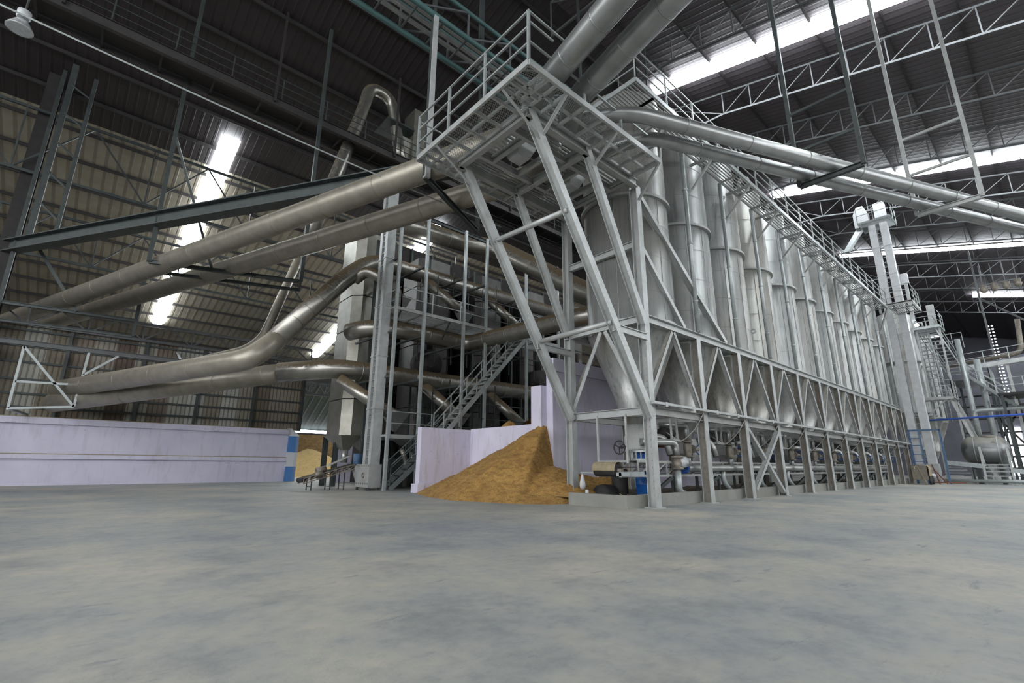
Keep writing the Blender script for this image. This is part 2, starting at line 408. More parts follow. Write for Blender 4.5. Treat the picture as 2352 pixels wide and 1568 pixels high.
def railing(parent, pts, h=1.1, rails=3, post=1.5, pw=0.05, rw=0.035, mat='rail', name='handrail', posts=True):
    """posts and rails along a polyline; every run one part"""
    mb = MB(); pts = [Vector(p) for p in pts]
    for a, b in zip(pts, pts[1:]):
        n = max(1, round((b - a).length / post))
        for i in range(n + 1):
            p = a + (b - a) * i / n; mb.bar(p, p + V(0, 0, h), pw, pw)
        for k in range(rails):
            z = V(0, 0, h * (k + 1) / rails - (rw / 2 if k == rails - 1 else 0)); mb.bar(a + z, b + z, rw, rw)
    return mb.build(name, mat, parent)

def bargrate(mb, x0, x1, y0, y1, z, pitch=0.09, along='X', w=0.035, h=0.04, cross=1.5):
    if along == 'X':
        n = int((y1 - y0) / pitch)
        for i in range(n + 1): y = y0 + (y1 - y0) * i / n; mb.box(x0, x1, y - w / 2, y + w / 2, z - h, z)
        n = max(1, int((x1 - x0) / cross))
        for i in range(n + 1): x = x0 + (x1 - x0) * i / n; mb.box(x - 0.03, x + 0.03, y0, y1, z - h - 0.06, z - h)
    else:
        n = int((x1 - x0) / pitch)
        for i in range(n + 1): x = x0 + (x1 - x0) * i / n; mb.box(x - w / 2, x + w / 2, y0, y1, z - h, z)
        n = max(1, int((y1 - y0) / cross))
        for i in range(n + 1): y = y0 + (y1 - y0) * i / n; mb.box(x0, x1, y - 0.03, y + 0.03, z - h - 0.06, z - h)
    return mb

# ================================================================== the setting
RY, RZ, RS = 14.1, 25.86, 0.25           # ridge line and roof slope
def roof_z(y): return RZ - RS * abs(y - RY)
XA, XB = -30.0, 118.0
structure('floor', MB().box(-70, 150, -60, 100, -0.3, 0), 'floor', 'dusty grey concrete floor of the hall')
def roof_slab(name, y0, y1, mat, label):
    z0, z1 = roof_z(y0), roof_z(y1)
    structure(name, MB().hexa([(XA, y0, z0), (XB, y0, z0), (XB, y1, z1), (XA, y1, z1), (XA, y0, z0 + .12), (XB, y0, z0 + .12), (XB, y1, z1 + .12), (XA, y1, z1 + .12)]), mat, label)
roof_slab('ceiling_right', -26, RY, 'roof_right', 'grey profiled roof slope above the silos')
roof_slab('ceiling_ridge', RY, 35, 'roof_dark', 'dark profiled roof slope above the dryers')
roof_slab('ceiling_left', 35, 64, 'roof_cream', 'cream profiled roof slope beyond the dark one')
# translucent daylight strips let into the roof
def strip(n, x, y0, y1, w=1.5):
    mb = MB(); k = 10; ys = [y0 + (y1 - y0) * i / k for i in range(k + 1)]
    for a, b in zip(ys, ys[1:]):
        b2 = b - math.copysign(0.06, y1 - y0)
        za, zb = roof_z(a) - 0.16, roof_z(b2) - 0.16
        for j in range(4):
            u0, u1 = -1 + j / 2, -0.5 + j / 2; h0, h1 = 0.3 * (1 - u0 * u0), 0.3 * (1 - u1 * u1)
            xa, xb = x + u0 * w / 2, x + u1 * w / 2
            mb.hexa([(xa, a, za - h0 - .02), (xb, a, za - h1 - .02), (xb, b2, zb - h1 - .02), (xa, b2, zb - h0 - .02), (xa, a, za), (xb, a, za), (xb, b2, zb), (xa, b2, zb)])
    structure('window_%d' % n, mb, 'sky', 'translucent daylight strip in the roof')
for i, (x, y) in enumerate(((25.1, 13.8), (44.5, 13.6), (64.0, 13.2), (85.0, 4.0))): strip(i + 1, x, y, -25, 1.15)
strip(7, 4.2, 31.8, 58, 1.1); strip(8, 20.6, 32.2, 60, 1.2); strip(9, -18, 13, -24)
# purlins under the roof
mb = MB()
for y in [-24 + 2.6 * i for i in range(34)]:
    if abs(y - RY) > 0.4: mb.bar((XA, y, roof_z(y) - .12), (XB, y, roof_z(y) - .12), 0.09, 0.2)
structure('trim_1', mb, 'black', 'roof purlins under the sheets')
# the far gable and the far eave of the hall
structure('wall_far', MB().box(XB, XB + .3, -60, 64, 0, 25), 'farwall', 'dark end wall of the hall')
structure('wall_eave', MB().box(XA, XB, 63.6, 64, 0, 13.5), 'black', 'dim wall below the far eave')
structure('wall_back', MB().box(XA - .3, XA, 22, 64, 0, 15).box(XA - .3, XA, -26, 22, 0, 3), 'roof_right', 'unseen gable wall of the hall, stepped to block and admit light')  # out of view; heights set by how much light should enter
structure('light_block_right', MB().box(XA, XB, -26.3, -26, 0, 8.5), 'roof_right', 'unseen sheet wall added to cut light from the right side')  # added out of view to hold back light from the right
# partition: lilac retaining wall with a stained sheet wall on top
PY = 33.0
mb = MB().box(-26, 10.25, PY, PY + .5, 0, 3.2).box(-26, 10.25, PY - .16, PY, 2.9, 3.2).box(-26, 10.25, PY - .15, PY, 1.24, 1.46)
structure('wall_partition', mb, 'lilac', 'low lilac concrete wall with two horizontal ribs')
structure('trim_3', MB().box(-26, 10.2, PY - .15, PY - .01, 1.46, 1.50).box(-26, 10.2, PY - .14, PY + .4, 3.2, 3.235), 'cover', 'dust lying on the ledges of the lilac wall')
pn = MB().prism([(10.26, PY - .12), (10.7, PY - .12), (10.95, PY + .1), (10.95, PY + .6), (10.26, PY + .6)], 0, 2.85)
pn.loft([V(10.26, PY - .12, 2.85), V(10.7, PY - .12, 2.85), V(10.95, PY + .1, 2.85), V(10.95, PY + .6, 2.85), V(10.26, PY + .6, 2.85)],
        [V(10.26, PY + .1, 3.3), V(10.45, PY + .1, 3.3), V(10.5, PY + .2, 3.3), V(10.5, PY + .6, 3.3), V(10.26, PY + .6, 3.3)])
tag(pn.build('bollard_post', 'stripe'), 'blue and white banded concrete end post of the lilac wall', 'post')
mb = MB().box(-26, 11.1, PY + .55, PY + .6, 3.2, 7.75)
structure('wall_left', mb, 'clad', 'brown stained profiled sheet wall above the lilac wall')
mb = MB()
for z in (3.7, 4.35, 5.05, 5.9, 6.7, 7.5): mb.bar((-26, PY + .5, z), (11.1, PY + .5, z), 0.08, 0.10)
for x in (-7, -1.0, 2.2, 5.0, 8.0, 11.0): mb.bar((x, PY + .4, 3.2), (x, PY + .4, 7.8), 0.14, 0.14)
structure('trim_2', mb, 'dark', 'girts and posts of the brown sheet wall')
# steel doorway edge, dark opening at the far left of the partition
tag(MB().ibeam((-4.0, 32.6, 0), (-4.0, 32.6, roof_z(32.6)), 0.62, 0.7, 0.05, (0, 1, 0)).build('roof_column', 'black'), 'tall dark steel roof column standing at the lilac wall', 'column')

def lattice(mb, a, b, depth, n, chord=0.09, web=0.05, upv=(0, 0, 1), pattern='N', flip=False):
    a, b = Vector(a), Vector(b); u = Vector(upv) * depth
    for i in range(n):
        p, q = a + (b - a) * i / n, a + (b - a) * (i + 1) / n
        if pattern == 'N':
            if flip: mb.bar(p + u, q, web)
            else: mb.bar(p, q + u, web)
        else:
            m = (p + q) / 2; mb.bar(p, m + u, web); mb.bar(m + u, q, web)
        mb.bar(p, p + u, web)
    mb.bar(b, b + u, web); return mb

# roof trusses over the right slope: each a thing with two chords and its web bars
def truss(x, label):
    t = thing('roof_truss', (x, 10.5, roof_z(10.5)), label, 'truss', 'trusses under the roof above the silos')
    D = 1.55
    pts = [V(x, -26, roof_z(-26) - .35), V(x, 10.5, roof_z(10.5) - .35), V(x, RY, RZ - .35)]
    low = [V(x, -26, roof_z(-26) - .35 - D), V(x, 10.5, roof_z(10.5) - .35 - D), V(x, RY + .0, roof_z(10.5) - .35 - D + .2)]
    for nm, pl in (('top_chord', pts), ('bottom_chord', low)):
        m = MB()
        for a, b in zip(pl, pl[1:]): m.bar(a, b, 0.10, 0.11)
        m.build(nm, 'truss', t)
    w = MB(); n = 22
    for i in range(n):
        p, q = low[0].lerp(low[1], i / n), low[0].lerp(low[1], (i + 1) / n); r_ = pts[0].lerp(pts[1], i / n); s_ = pts[0].lerp(pts[1], (i + 1) / n)
        w.bar(p, r_, 0.055); w.bar(q, r_, 0.045)
    w.bar(low[1], pts[1], 0.06); w.bar(low[1], pts[2], 0.05); w.bar(low[2], pts[2], 0.06)
    w.build('web_bars', 'truss', t); return t
xs_tr = [15.3, 21.3, 27.6, 33.2, 39.3, 47.0, 52.0, 57.5, 63.0, 69.0, 74.5, 81.5, 88.0]
for i, x in enumerate(xs_tr):
    truss(x, 'light grey lattice roof truss, %s one counting from the platform end' % NTH[i])
# longitudinal lattice girders of the left side
def girder(y, z, depth, x0, x1, n, label, mat='dark', pattern='W'):
    t = thing('lattice_girder', (x0, y, z), label, 'girder')
    MB().bar((x0, y, z), (x1, y, z), .12, .14).build('bottom_chord', mat, t); MB().bar((x0, y, z + depth), (x1, y, z + depth), .12, .14).build('top_chord', mat, t)
    lattice(MB(), (x0, y, z), (x1, y, z), depth, n, web=.07, pattern=pattern).build('web_bars', mat, t); return t
girder(33.3, 7.75, .95, -26, 11.2, 16, 'light lattice girder along the top of the brown sheet wall', 'truss')
girder(32, 15.2, 3.5, -26, 22, 9, 'dark deep lattice girder high in front of the cream roof')
girder(36, 12.2, 2.6, -26, 24, 12, 'dark lattice girder seen below the deep one, before the cream roof')
girder(40, 6.6, 1.0, 10.9, 30, 14, 'pale lattice girder in the gap between lilac wall and dryers', 'truss')
[structure('trim_%d' % (4 + i), MB().bar((x, 40.2, 0), (x, 40.2, 7.6), .25), 'dark', 'dark post under the pale girder') for i, x in enumerate((12.0, 29.5))]

# suspended walkway under the ridge
t = thing('overhead_walkway', (0, 23, 18.6), 'long dark suspended walkway with handrails under the dark roof', 'walkway')
MB().ibeam((-26, 22.7, 18.35), (40, 22.7, 18.35), .2, .45).build('edge_beam', 'sooty', t)
MB().ibeam((-26, 24.2, 18.35), (40, 24.2, 18.35), .2, .45).build('edge_beam', 'sooty', t)
mb = MB(); [mb.bar((x, 22.7, 18.25), (x, 24.2, 18.25), .08) for x in range(-26, 41, 2)]; mb.box(-26, 40, 22.8, 24.1, 18.48, 18.52); mb.build('deck', 'black', t)
railing(t, [(-26, 22.7, 18.55), (40, 22.7, 18.55)], 1.25, 3, 2.2, mat='dark'); railing(t, [(-26, 24.2, 18.55), (40, 24.2, 18.55)], 1.25, 3, 2.2, mat='dark')
for x in (-3.2, 4.5, 11, 20, 29): MB().bar((x, 22.6, 18.3), (x, 22.6, roof_z(22.6)), .1).build('hanger', 'black', t)

# gallery above the transfer platform
t = thing('conveyor_gallery', (8, 11.6, 15.7), 'pale steel gallery with green pipe chord hung above the mesh platform', 'gallery')
g = MB(); g.tube([(-6, 11.4, 15.75), (22, 11.4, 15.75)], .1).build('lower_chord', 'teal', t)
MB().tube([(-6, 11.4, 16.9), (22, 11.4, 16.9)], .08).build('top_chord', 'teal', t)
MB().tube([(-6, 12.7, 15.75), (22, 12.7, 15.75)], .1).build('lower_chord', 'teal', t)
MB().tube([(-6, 12.7, 16.9), (22, 12.7, 16.9)], .08).build('top_chord', 'teal', t)
mb = MB(); lattice(mb, (-6, 11.4, 15.75), (22, 11.4, 15.75), 1.15, 14, web=.06); lattice(mb, (-6, 12.7, 15.75), (22, 12.7, 15.75), 1.15, 14, web=.06)
for i in range(29): mb.bar((-6 + i, 11.4, 15.75), (-6 + i, 12.7, 15.75), .05)
mb.build('web_bars', 'truss', t)
mb = MB(); [mb.bar((-6, y, 16.0), (22, y, 16.0), .12, .1) for y in (11.75, 12.05, 12.35)]; mb.build('belt_frame', 'steel_dusty', t)
MB().bar((6.65, 11.4, 9.55), (6.65, 11.4, 15.75), .16, .16).build('hanger', 'steel', t)
for x in (-3, 3, 9, 15, 21): MB().bar((x, 12.0, 16.9), (x, 12.0, roof_z(12)), .1).build('hanger', 'dark', t)

# ================================================================== silo frame
BX, BAY, YF, YB = 11.70, 3.0, 7.39, 10.23
NB = 11
def cx(n): return BX + BAY * n
fr = thing('silo_support_frame', (BX, YF, 0), 'long grey steel frame of riveted columns and braces carrying the hopper silos', 'steel frame')
for n in range(NB + 1):
    for y in (YF, YB):
        z1 = 9.5 if n == 0 else 5.12
        z0 = .02 if y == YF else .3; m = MB(); x = cx(n)
        for k in (-1, 1): m.box(x - .12, x + .12, y + k * .12 - .011, y + k * .12 + .011, z0, z1)
        if y == YF: m.box(x - .2, x + .2, y - .2, y + .2, 0, .025)
        o = m.build('column', 'steel', fr); w = MB().box(x - .011, x + .011, y - .11, y + .11, z0, z1)
        if y == YF:
            for k in range(26): w.box(x - .026, x - .010, y - .01, y + .01, .3 + k * .18, .34 + k * .18)
        w.build('web', 'web' if n else 'steel_dusty', o)
    for z in (5.23, 2.56):
        MB().ibeam((cx(n), YF + .12, z), (cx(n), YB - .12, z), .14, .22, .016).build('cross_beam', 'steel', fr)
for y in (YF, YB):
    MB().ibeam((BX - .12, y, 5.23), (cx(NB) + .4, y, 5.23), .22, .24, .018).build('upper_beam', 'steel', fr)
    MB().ibeam((BX + .12, y, 2.56), (cx(NB) + .4, y, 2.56), .16, .22, .016).build('lower_beam', 'steel_dusty', fr)
for k in range(NB):
    m0 = cx(k) + BAY / 2
    for y in (YF - .02, YB):
        MB().angle((m0 - .06, y, 5.08), (cx(k) + .14, y, 3.15), .13, .016, (0, 1, 0)).build('brace', 'steel_dusty', fr)
        MB().angle((m0 + .06, y, 5.08), (cx(k + 1) - .14, y, 2.80), .13, .016, (0, 1, 0)).build('brace', 'steel_dusty', fr)
MB().ibeam((BX, YF + .12, 7.61), (BX, YB - .12, 7.61), .14, .22, .016).build('gable_beam', 'steel', fr)
for s, y in ((1, YB - .14), (-1, YF + .14)): MB().angle((BX, 8.81 + .08 * s, 5.1), (BX, y, 2.75), .13, .016, (1, 0, 0)).build('brace', 'steel', fr)
for a, b in (((17.85, YF - .05, 2.38), (20.52, YF - .05, .15)), ((20.52, YF - .09, 2.38), (17.85, YF - .09, .3))):
    MB().angle(a, b, .15, .016, (0, 1, 0)).build('cross_brace', 'steel', fr)
MB().ibeam((BX + .1, YF - .02, 9.25), (16.85, YF - .02, 5.36), .16, .2, .018, (0, 1, 0)).build('raking_brace', 'steel', fr)
MB().ibeam((BX + .12, YF - .02, 7.45), (13.95, YF - .02, 5.36), .14, .17, .018, (0, 1, 0)).build('raking_brace', 'steel', fr)
m = MB().bar((BX - .25, YF - .28, 2.74), (cx(NB) + 1.6, YF - .28, 2.74), .14, .07)
for k in range(24): m.box(BX + .3 + k * 1.5, BX + .42 + k * 1.5, YF - .36, YF - .1, 2.66, 2.79)
m.build('cable_tray', 'steel', fr)

# plinth
KX, KY = 10.78, 7.62
m = MB().box(KX, KX + .16, KY, 9.6, 0, .33).box(KX + .16, 45.5, KY, KY + .16, 0, .33)
tag(m.build('plinth_kerb', 'kerb'), 'low grey concrete kerb around the foot of the silo row', 'kerb')
m = MB(); nx, ny = 70, 8
vs = [(KX + .1 + (45.3 - KX) * i / nx, KY + .1 + 4.2 * j / ny, .17 + .1 * noise.noise(V(i * 1.7, j * 1.3, 3))) for i in range(nx + 1) for j in range(ny + 1)]
m.add(vs, [(i * (ny + 1) + j, (i + 1) * (ny + 1) + j, (i + 1) * (ny + 1) + j + 1, i * (ny + 1) + j + 1) for i in range(nx) for j in range(ny)], True)
tag(m.build('spilled_debris', 'soil'), 'dark spilled dirt and dust lying inside the kerb', 'debris', kind='stuff')

# ================================================================== hopper silos
SY, SR = 8.81, 1.42
def silo_proto():
    t = thing('hopper_silo', (13.2, SY, 5.35), '', 'silo', 'hopper silos in the long row')
    c = (13.2, SY, 0)
    m = MB().lathe(c, [(SR, 5.16), (SR, 13.7), (.5, 14.2), (.5, 14.25)], 48)
    for z in (6.35, 7.55, 8.7, 10.9, 12.1): m.lathe(c, [(SR + .004, z - .008), (SR + .006, z + .008)], 48)
    for a in (200, 232, 262, 300, 335):
        x, y = 13.2 + (SR + .002) * math.cos(math.radians(a)), SY + (SR + .002) * math.sin(math.radians(a)); m.bar((x, y, 5.2), (x, y, 9.7), .014, .014)
    sh_ = m.build('shell', 'silo', t)
    MB().lathe(c, [(SR, 9.62), (SR + .11, 9.62), (SR + .11, 9.71), (SR, 9.71)], 48, smooth=False).build('ring_flange', 'steel_dusty', sh_)
    MB().lathe(c, [(SR + .06, 5.36), (SR + .06, 5.44), (SR, 5.44)], 48, smooth=False).build('support_ring', 'steel_dusty', sh_)
    hc_ = MB().lathe(c, [(SR - .01, 5.16), (.42, 2.62), (.46, 2.60), (.46, 2.55), (.40, 2.55)], 40).build('hopper_cone', 'silo', t)
    MB().lathe(c, [(.40, 2.55), (.21, 1.98), (.21, 1.9)], 24).build('spout', 'silo', hc_)
    MB().tube([(14.76, 7.27, 5.36), (14.76, 7.27, 12.2)], .075).bands((14.76, 7.27, 5.4), (14.76, 7.27, 12.2), .075, 2.1, .06, .015, 12).build('down_pipe', 'rail', t)
    MB().tube([(13.35, 7.1, 12.2), (13.35, 7.1, 12.95), (13.35, 6.75, 12.95), (13.35, 6.75, 12.6)], .075, 10, .3).build('vent_pipe', 'white', t)
    return t
sp = silo_proto()
sl = []
for k in range(NB):
    o = sp if k == 0 else copy_tree(sp)
    o.location.x = 13.2 + BAY * k; sl.append(o)
    o['label'] = 'tall galvanised hopper silo, %s of the row counted from the mesh platform' % NTH[k]
sl[0]['label'] = 'nearest tall galvanised hopper silo, right behind the corner column and raking legs'
MB().ring((19.62, SY - SR - .03, 6.35), .075, .03, 'X', 16, 6).build('lifting_lug', 'steel', sl[2])
for k in range(4):
    o = copy_tree(sp); o.location = (51.5 + BAY * k, 7.9, 5.35)
    o['label'] = 'galvanised hopper silo beyond the twin trunk elevator, %s behind it' % NTH[k]; o['group'] = 'hopper silos beyond the elevator'

# ================================================================== catwalk along the silo tops
t = thing('silo_catwalk', (28, 6.85, 12.3), 'long grating catwalk with handrail along the silo tops', 'catwalk')
bargrate(MB(), 11.7, 42.0, 6.45, 7.2, 12.3, .1).build('deck', 'steel_dusty', t)
bargrate(MB(), 10.65, 11.7, 6.45, 10.6, 12.3, .1).build('end_deck', 'steel_dusty', t)
MB().bar((10.62, 6.43, 12.24), (42, 6.43, 12.24), .05, .16).build('edge_beam', 'rail', t); MB().bar((11.7, 7.2, 12.24), (42, 7.2, 12.24), .05, .14).build('edge_beam', 'steel_dusty', t)
MB().bar((10.63, 6.43, 12.24), (10.63, 10.6, 12.24), .05, .16).build('edge_beam', 'rail', t)
railing(t, [(42, 6.43, 12.3), (10.63, 6.43, 12.3), (10.63, 10.6, 12.3)], 1.15, 3, 1.75)
for i in range(11):
    x = 12.7 + i * 3
    if x < 42: MB().bar((x, 6.42, 12.15), (x, 7.45, 12.15), .08).bar((x, 6.5, 12.12), (x, 7.45, 11.15), .07).build('bracket', 'steel_dusty', t)

# ================================================================== transfer platform with raking legs
DZ = 9.7
pf = thing('transfer_platform', (9, 8.6, DZ), 'mesh floored steel platform on four raking legs beside the first silo', 'platform')
X0, X1, Y0, Y1 = 6.0, 11.26, 6.22, 10.86
m = MB()
m.box(X0, 6.95, Y0, Y1, DZ - .03, DZ - .022).box(6.95, X1, Y0, 7.2, DZ - .03, DZ - .022).box(6.95, X1, 10.2, Y1, DZ - .03, DZ - .022)
m.build('mesh_deck', 'mesh', pf)
m = MB()
for a, b in (((X0, Y0), (X1, Y0)), ((X1, Y0), (X1, Y1)), ((X1, Y1), (X0, Y1)), ((X0, Y1), (X0, Y0))): m.bar((*a, DZ - .07), (*b, DZ - .07), .06, .16)
for x in (6.45, 6.95): m.bar((x, Y0, DZ - .07), (x, Y1, DZ - .07), .05, .08)
for y in (6.72, 7.16, 10.2, 10.55): m.bar((X0, y, DZ - .07), (X1, y, DZ - .07), .05, .08)
for i in range(1, 8):
    x = X0 + (X1 - X0) * i / 8; m.bar((x, Y0, DZ - .08), (x, 7.2, DZ - .08), .05, .1); m.bar((x, 10.2, DZ - .08), (x, Y1, DZ - .08), .05, .1)
for i in range(1, 7):
    y = Y0 + (Y1 - Y0) * i / 7; m.bar((X0, y, DZ - .08), (6.95, y, DZ - .08), .05, .1)
m.build('deck_frame', 'steel', pf)
m = MB()
for y in (7.27, 10.11): m.ibeam((6.95, y, 9.52), (11.6, y, 9.52), .16, .26)
for x in (7.0, 9.2): m.ibeam((x, 7.27, 9.52), (x, 10.11, 9.52), .16, .26)
m.ibeam((11.3, 7.27, 9.6), (11.3, 10.11, 9.6), .14, .2)
for xa, xb in ((7.0, 9.2), (9.2, 11.3)):
    for y in (8.0, 9.4): m.ibeam((xa, y, 9.56), (xb, y, 9.56), .12, .2)
    for f in (.28, .72): m.ibeam((xa + (xb - xa) * f, 8.0, 9.56), (xa + (xb - xa) * f, 9.4, 9.56), .1, .18)
m.build('floor_beams', 'steel_dusty', pf)
m = MB()
for xa, xb in ((7.05, 9.1), (9.3, 11.2)):
    bargrate(m, xa, xb, 7.35, 8.0, DZ, .13, 'X', .06); bargrate(m, xa, xb, 9.4, 10.05, DZ, .13, 'X', .06); bargrate(m, xa, xa + .5, 8.0, 9.4, DZ, .13, 'X', .06)
m.build('bar_grating', 'steel_dusty', pf)
LA, LB = ((7.0, 7.27, 9.6), (11.55, 7.27, 2.35)), ((9.2, 7.27, 9.6), (11.5, 7.27, 5.0))
LC, LD = ((7.08, 10.11, 9.6), (11.55, 10.11, 2.45)), ((9.15, 10.11, 9.6), (11.45, 10.11, 5.2))
for (a, b), w in ((LA, .22), (LB, .19), (LC, .22), (LD, .19)): MB().ibeam(a, b, w, w + .02, .02, (0, 1, 0)).build('raking_leg', 'steel', pf)
MB().tube([(8.35, 10.11, 7.55), (8.4, 7.27, 7.4)], .075).build('tie_tube', 'steel', pf); MB().tube([(10.15, 10.11, 4.75), (10.05, 7.27, 4.75)], .075).build('tie_tube', 'steel', pf)
for y in (7.27, 10.11): MB().ibeam((10.1, y, 4.62), (11.6, y, 4.62), .12, .2).build('stub_beam', 'steel', pf)
for a, b in (((6.02, 7.15, 9.6), (7.4, 7.25, 9.0)), ((7.28, 6.25, 9.6), (7.41, 7.25, 9.0)), ((5.99, 9.9, 9.6), (7.33, 10.11, 9.05)), ((9.26, 6.24, 9.6), (9.45, 7.25, 9.1)), ((11.25, 6.22, 9.6), (11.68, 7.25, 9.0))):
    MB().angle(a, b, .07, .012).build('knee_brace', 'steel', pf)
railing(pf, [(X0, Y1, DZ), (X0, Y0, DZ)], 1.35, 3, 1.53, .06, .045)
m = MB()
for x in (6.9 + 1.0, 9.4, X1): m.bar((x, Y0, DZ), (x, Y0, DZ + .72), .055)
m.bar((X0, Y0, DZ + .5), (X1, Y0, DZ + .5), .045); m.bar((X0, Y0, DZ + 1.33), (7.35, Y0, DZ + 1.33), .045); m.bar((X0, Y0, DZ + 1.05), (6.8, Y0, DZ + 1.05), .04); m.bar((X1, Y0, DZ + .5), (X1, 7.4, DZ + .5), .045)
m.build('broken_handrail', 'rail', pf)
railing(pf, [(X0, Y1, DZ), (X1, Y1, DZ)], 1.2, 2, 1.75, .05)

# diverter boxes standing on the platform
def diverter(x, y, label):
    d = thing('diverter_box', (x, y, DZ), label, 'diverter')
    MB().box(x - .42, x + .42, y - .42, y + .42, 9.95, 10.65).build('housing', 'duct', d)
    MB().loft([V(x - .42, y - .42, 9.95), V(x + .42, y - .42, 9.95), V(x + .42, y + .42, 9.95), V(x - .42, y + .42, 9.95)], [V(x - .2, y - .2, 9.45), V(x + .2, y - .2, 9.45), V(x + .2, y + .2, 9.45), V(x - .2, y + .2, 9.45)]).build('hopper_bottom', 'steel', d)
    m = MB(); [m.bar((x + a, y + b, DZ), (x + a, y + b, 10.65), .06) for a in (-.45, .45) for b in (-.45, .45)]; m.build('stand', 'rail', d)
    MB().ring((x - .5, y - .1, 10.2), .16, .02, 'X', 18, 6).build('hand_wheel', 'white', d)
diverter(8.05, 8.75, 'sheet metal diverter box on the platform floor, nearer the raking legs'); diverter(10.2, 8.75, 'sheet metal diverter box on the platform floor, nearer the silo')

# ================================================================== big ducts
def duct(name, pts, r, mat, label, bend=.7, step=1.5, seg=24, cat='duct', group=None, r2=None):
    t = thing(name, pts[0], label, cat, group)
    m = MB().tube(pts, r, seg, bend)
    for a, b in zip(pts, pts[1:]):
        a, b = Vector(a), Vector(b); L = (b - a).length
        if L > 2.2 * bend + .4: d = (b - a) / L; m.bands(a + d * bend, b - d * bend, r, step, .03, .008, seg)
    m.build('pipe', mat, t)
    return t
dl = V(math.cos(math.radians(109.3)), math.sin(math.radians(109.3)), 0)
dr = V(math.cos(math.radians(-23.5)), math.sin(math.radians(-23.5)), 0)
do = V(math.cos(math.radians(-101.8)), math.sin(math.radians(-101.8)), 0)
PZ = 10.2
pL1, pL2 = V(6.93, 11.78, PZ), V(8.86, 12.03, PZ)
duct('conveying_duct', [V(7.9, 8.9, PZ), pL1, pL1 + (V(-4.22, 38.4, 8.61) - pL1) * 1.2], .41, 'duct_left', 'long dull grey duct leaving the platform leftward, upper of the pair in view', .8, 2.4)
duct('conveying_duct', [V(10.1, 8.9, PZ), pL2, pL2 + (V(-4.56, 43.2, 8.61) - pL2) * 1.15], .41, 'duct_left', 'long dull grey duct below its twin, crossing in front of the bucket elevator', .8, 2.4)
pR1, pR2 = V(12.05, 4.92, PZ), V(12.88, 5.32, PZ)
duct('conveying_duct', [V(8.2, 8.6, PZ), pR1 - dr * 2.9, pR1 + dr * 24], .21, 'duct', 'slim grey duct crossing before the silo tops, upper of two', .8, 2.2)
duct('conveying_duct', [V(10.3, 8.6, PZ), pR2 - dr * 2.5, pR2 + dr * 24], .20, 'duct', 'slim grey duct crossing before the silo tops, lower of two', .8, 2.2)
pO1, pO2 = V(7.12, 6.54, PZ), V(8.1, 6.54, PZ)
duct('conveying_duct', [pO1 + do * 14, pO1 - do * .6, V(8.0, 8.6, PZ)], .305, 'duct', 'bright galvanised duct rising past the platform corner rail post', .7, 1.1)
duct('conveying_duct', [pO2 + do * 14, pO2 - do * .4, V(10.0, 8.6, PZ)], .295, 'duct', 'bright galvanised duct rising beside the catwalk end, next to its twin', .7, 1.1)

# trapeze hangers
def trapeze(name, a, b, zb, label, mat='dark', gap=0.0, rungs=(), pair=None, w=.12):
    a, b = V(*a), V(*b); t = thing(name, (a.x, a.y, zb), label, 'pipe hanger')
    for p in (a, b): MB().bar((p.x, p.y, zb), (p.x, p.y, roof_z(p.y)), w, w).build('hanger_post', mat, t)
    MB().ibeam((a.x, a.y, zb), (b.x, b.y, zb), .14, .16).build('cross_bar', mat, t)
    if pair:
        q = V(*pair); MB().ibeam((a.x + q.x, a.y + q.y, zb), (b.x + q.x, b.y + q.y, zb), .12, .14).build('cross_bar', mat, t)
        MB().bar((a.x + q.x, a.y + q.y, zb), (a.x, a.y, zb + .1), .1).bar((b.x + q.x, b.y + q.y, zb), (b.x, b.y, zb + .1), .1).build('end_piece', mat, t)
    for z in rungs: MB().bar((a.x, a.y, z), (b.x, b.y, z), .085).build('rung', mat, t)
    return t
trapeze('pipe_hanger', (16.2, 4.09, 0), (16.24, 2.36, 0), PZ - .3, 'tall dark hanger frame carrying the two slim ducts, nearer the platform', 'dark', rungs=(12.6, 11.15))
trapeze('pipe_hanger', (21.3, 1.9, 0), (21.28, .17, 0), PZ - .3, 'tall pale hanger frame carrying the two slim ducts, further from the platform', 'steel', rungs=(13.0, 11.5))
t = trapeze('pipe_hanger', (1.06, 24.2, 0), (6.6, 22.2, 0), 9.3, 'dark hanger frame under the two long dull ducts, before the daylight strip', pair=(.35, 1.2, 0), w=.16)
MB().bar((1.06, 24.2, 15.5), (3.2, 23.4, 9.4), .1).build('diagonal', 'dark', t)
t = trapeze('pipe_hanger', (-3.72, 31.9, 0), (1.36, 31.4, 0), 8.36, 'dark hanger frame under the two long dull ducts, by the tall roof column', w=.16)
MB().ibeam((-3.72, 31.9, 7.5), (1.36, 31.4, 7.5), .12, .14).build('cross_bar', 'dark', t); MB().bar((1.36, 31.4, 7.5), (1.36, 31.4, 8.36), .12).bar((-3.72, 31.9, 7.5), (-3.72, 31.9, 8.36), .12).build('end_piece', 'dark', t)
MB().bar((-3.5, 31.9, 12.2), (-1.0, 31.6, 8.4), .14).build('diagonal', 'dark', t)
trapeze('pipe_hanger', (6.62, 11.45, 0), (10.0, 13.2, 0), 9.62, 'dark hanger bar under the long ducts at the platform edge')
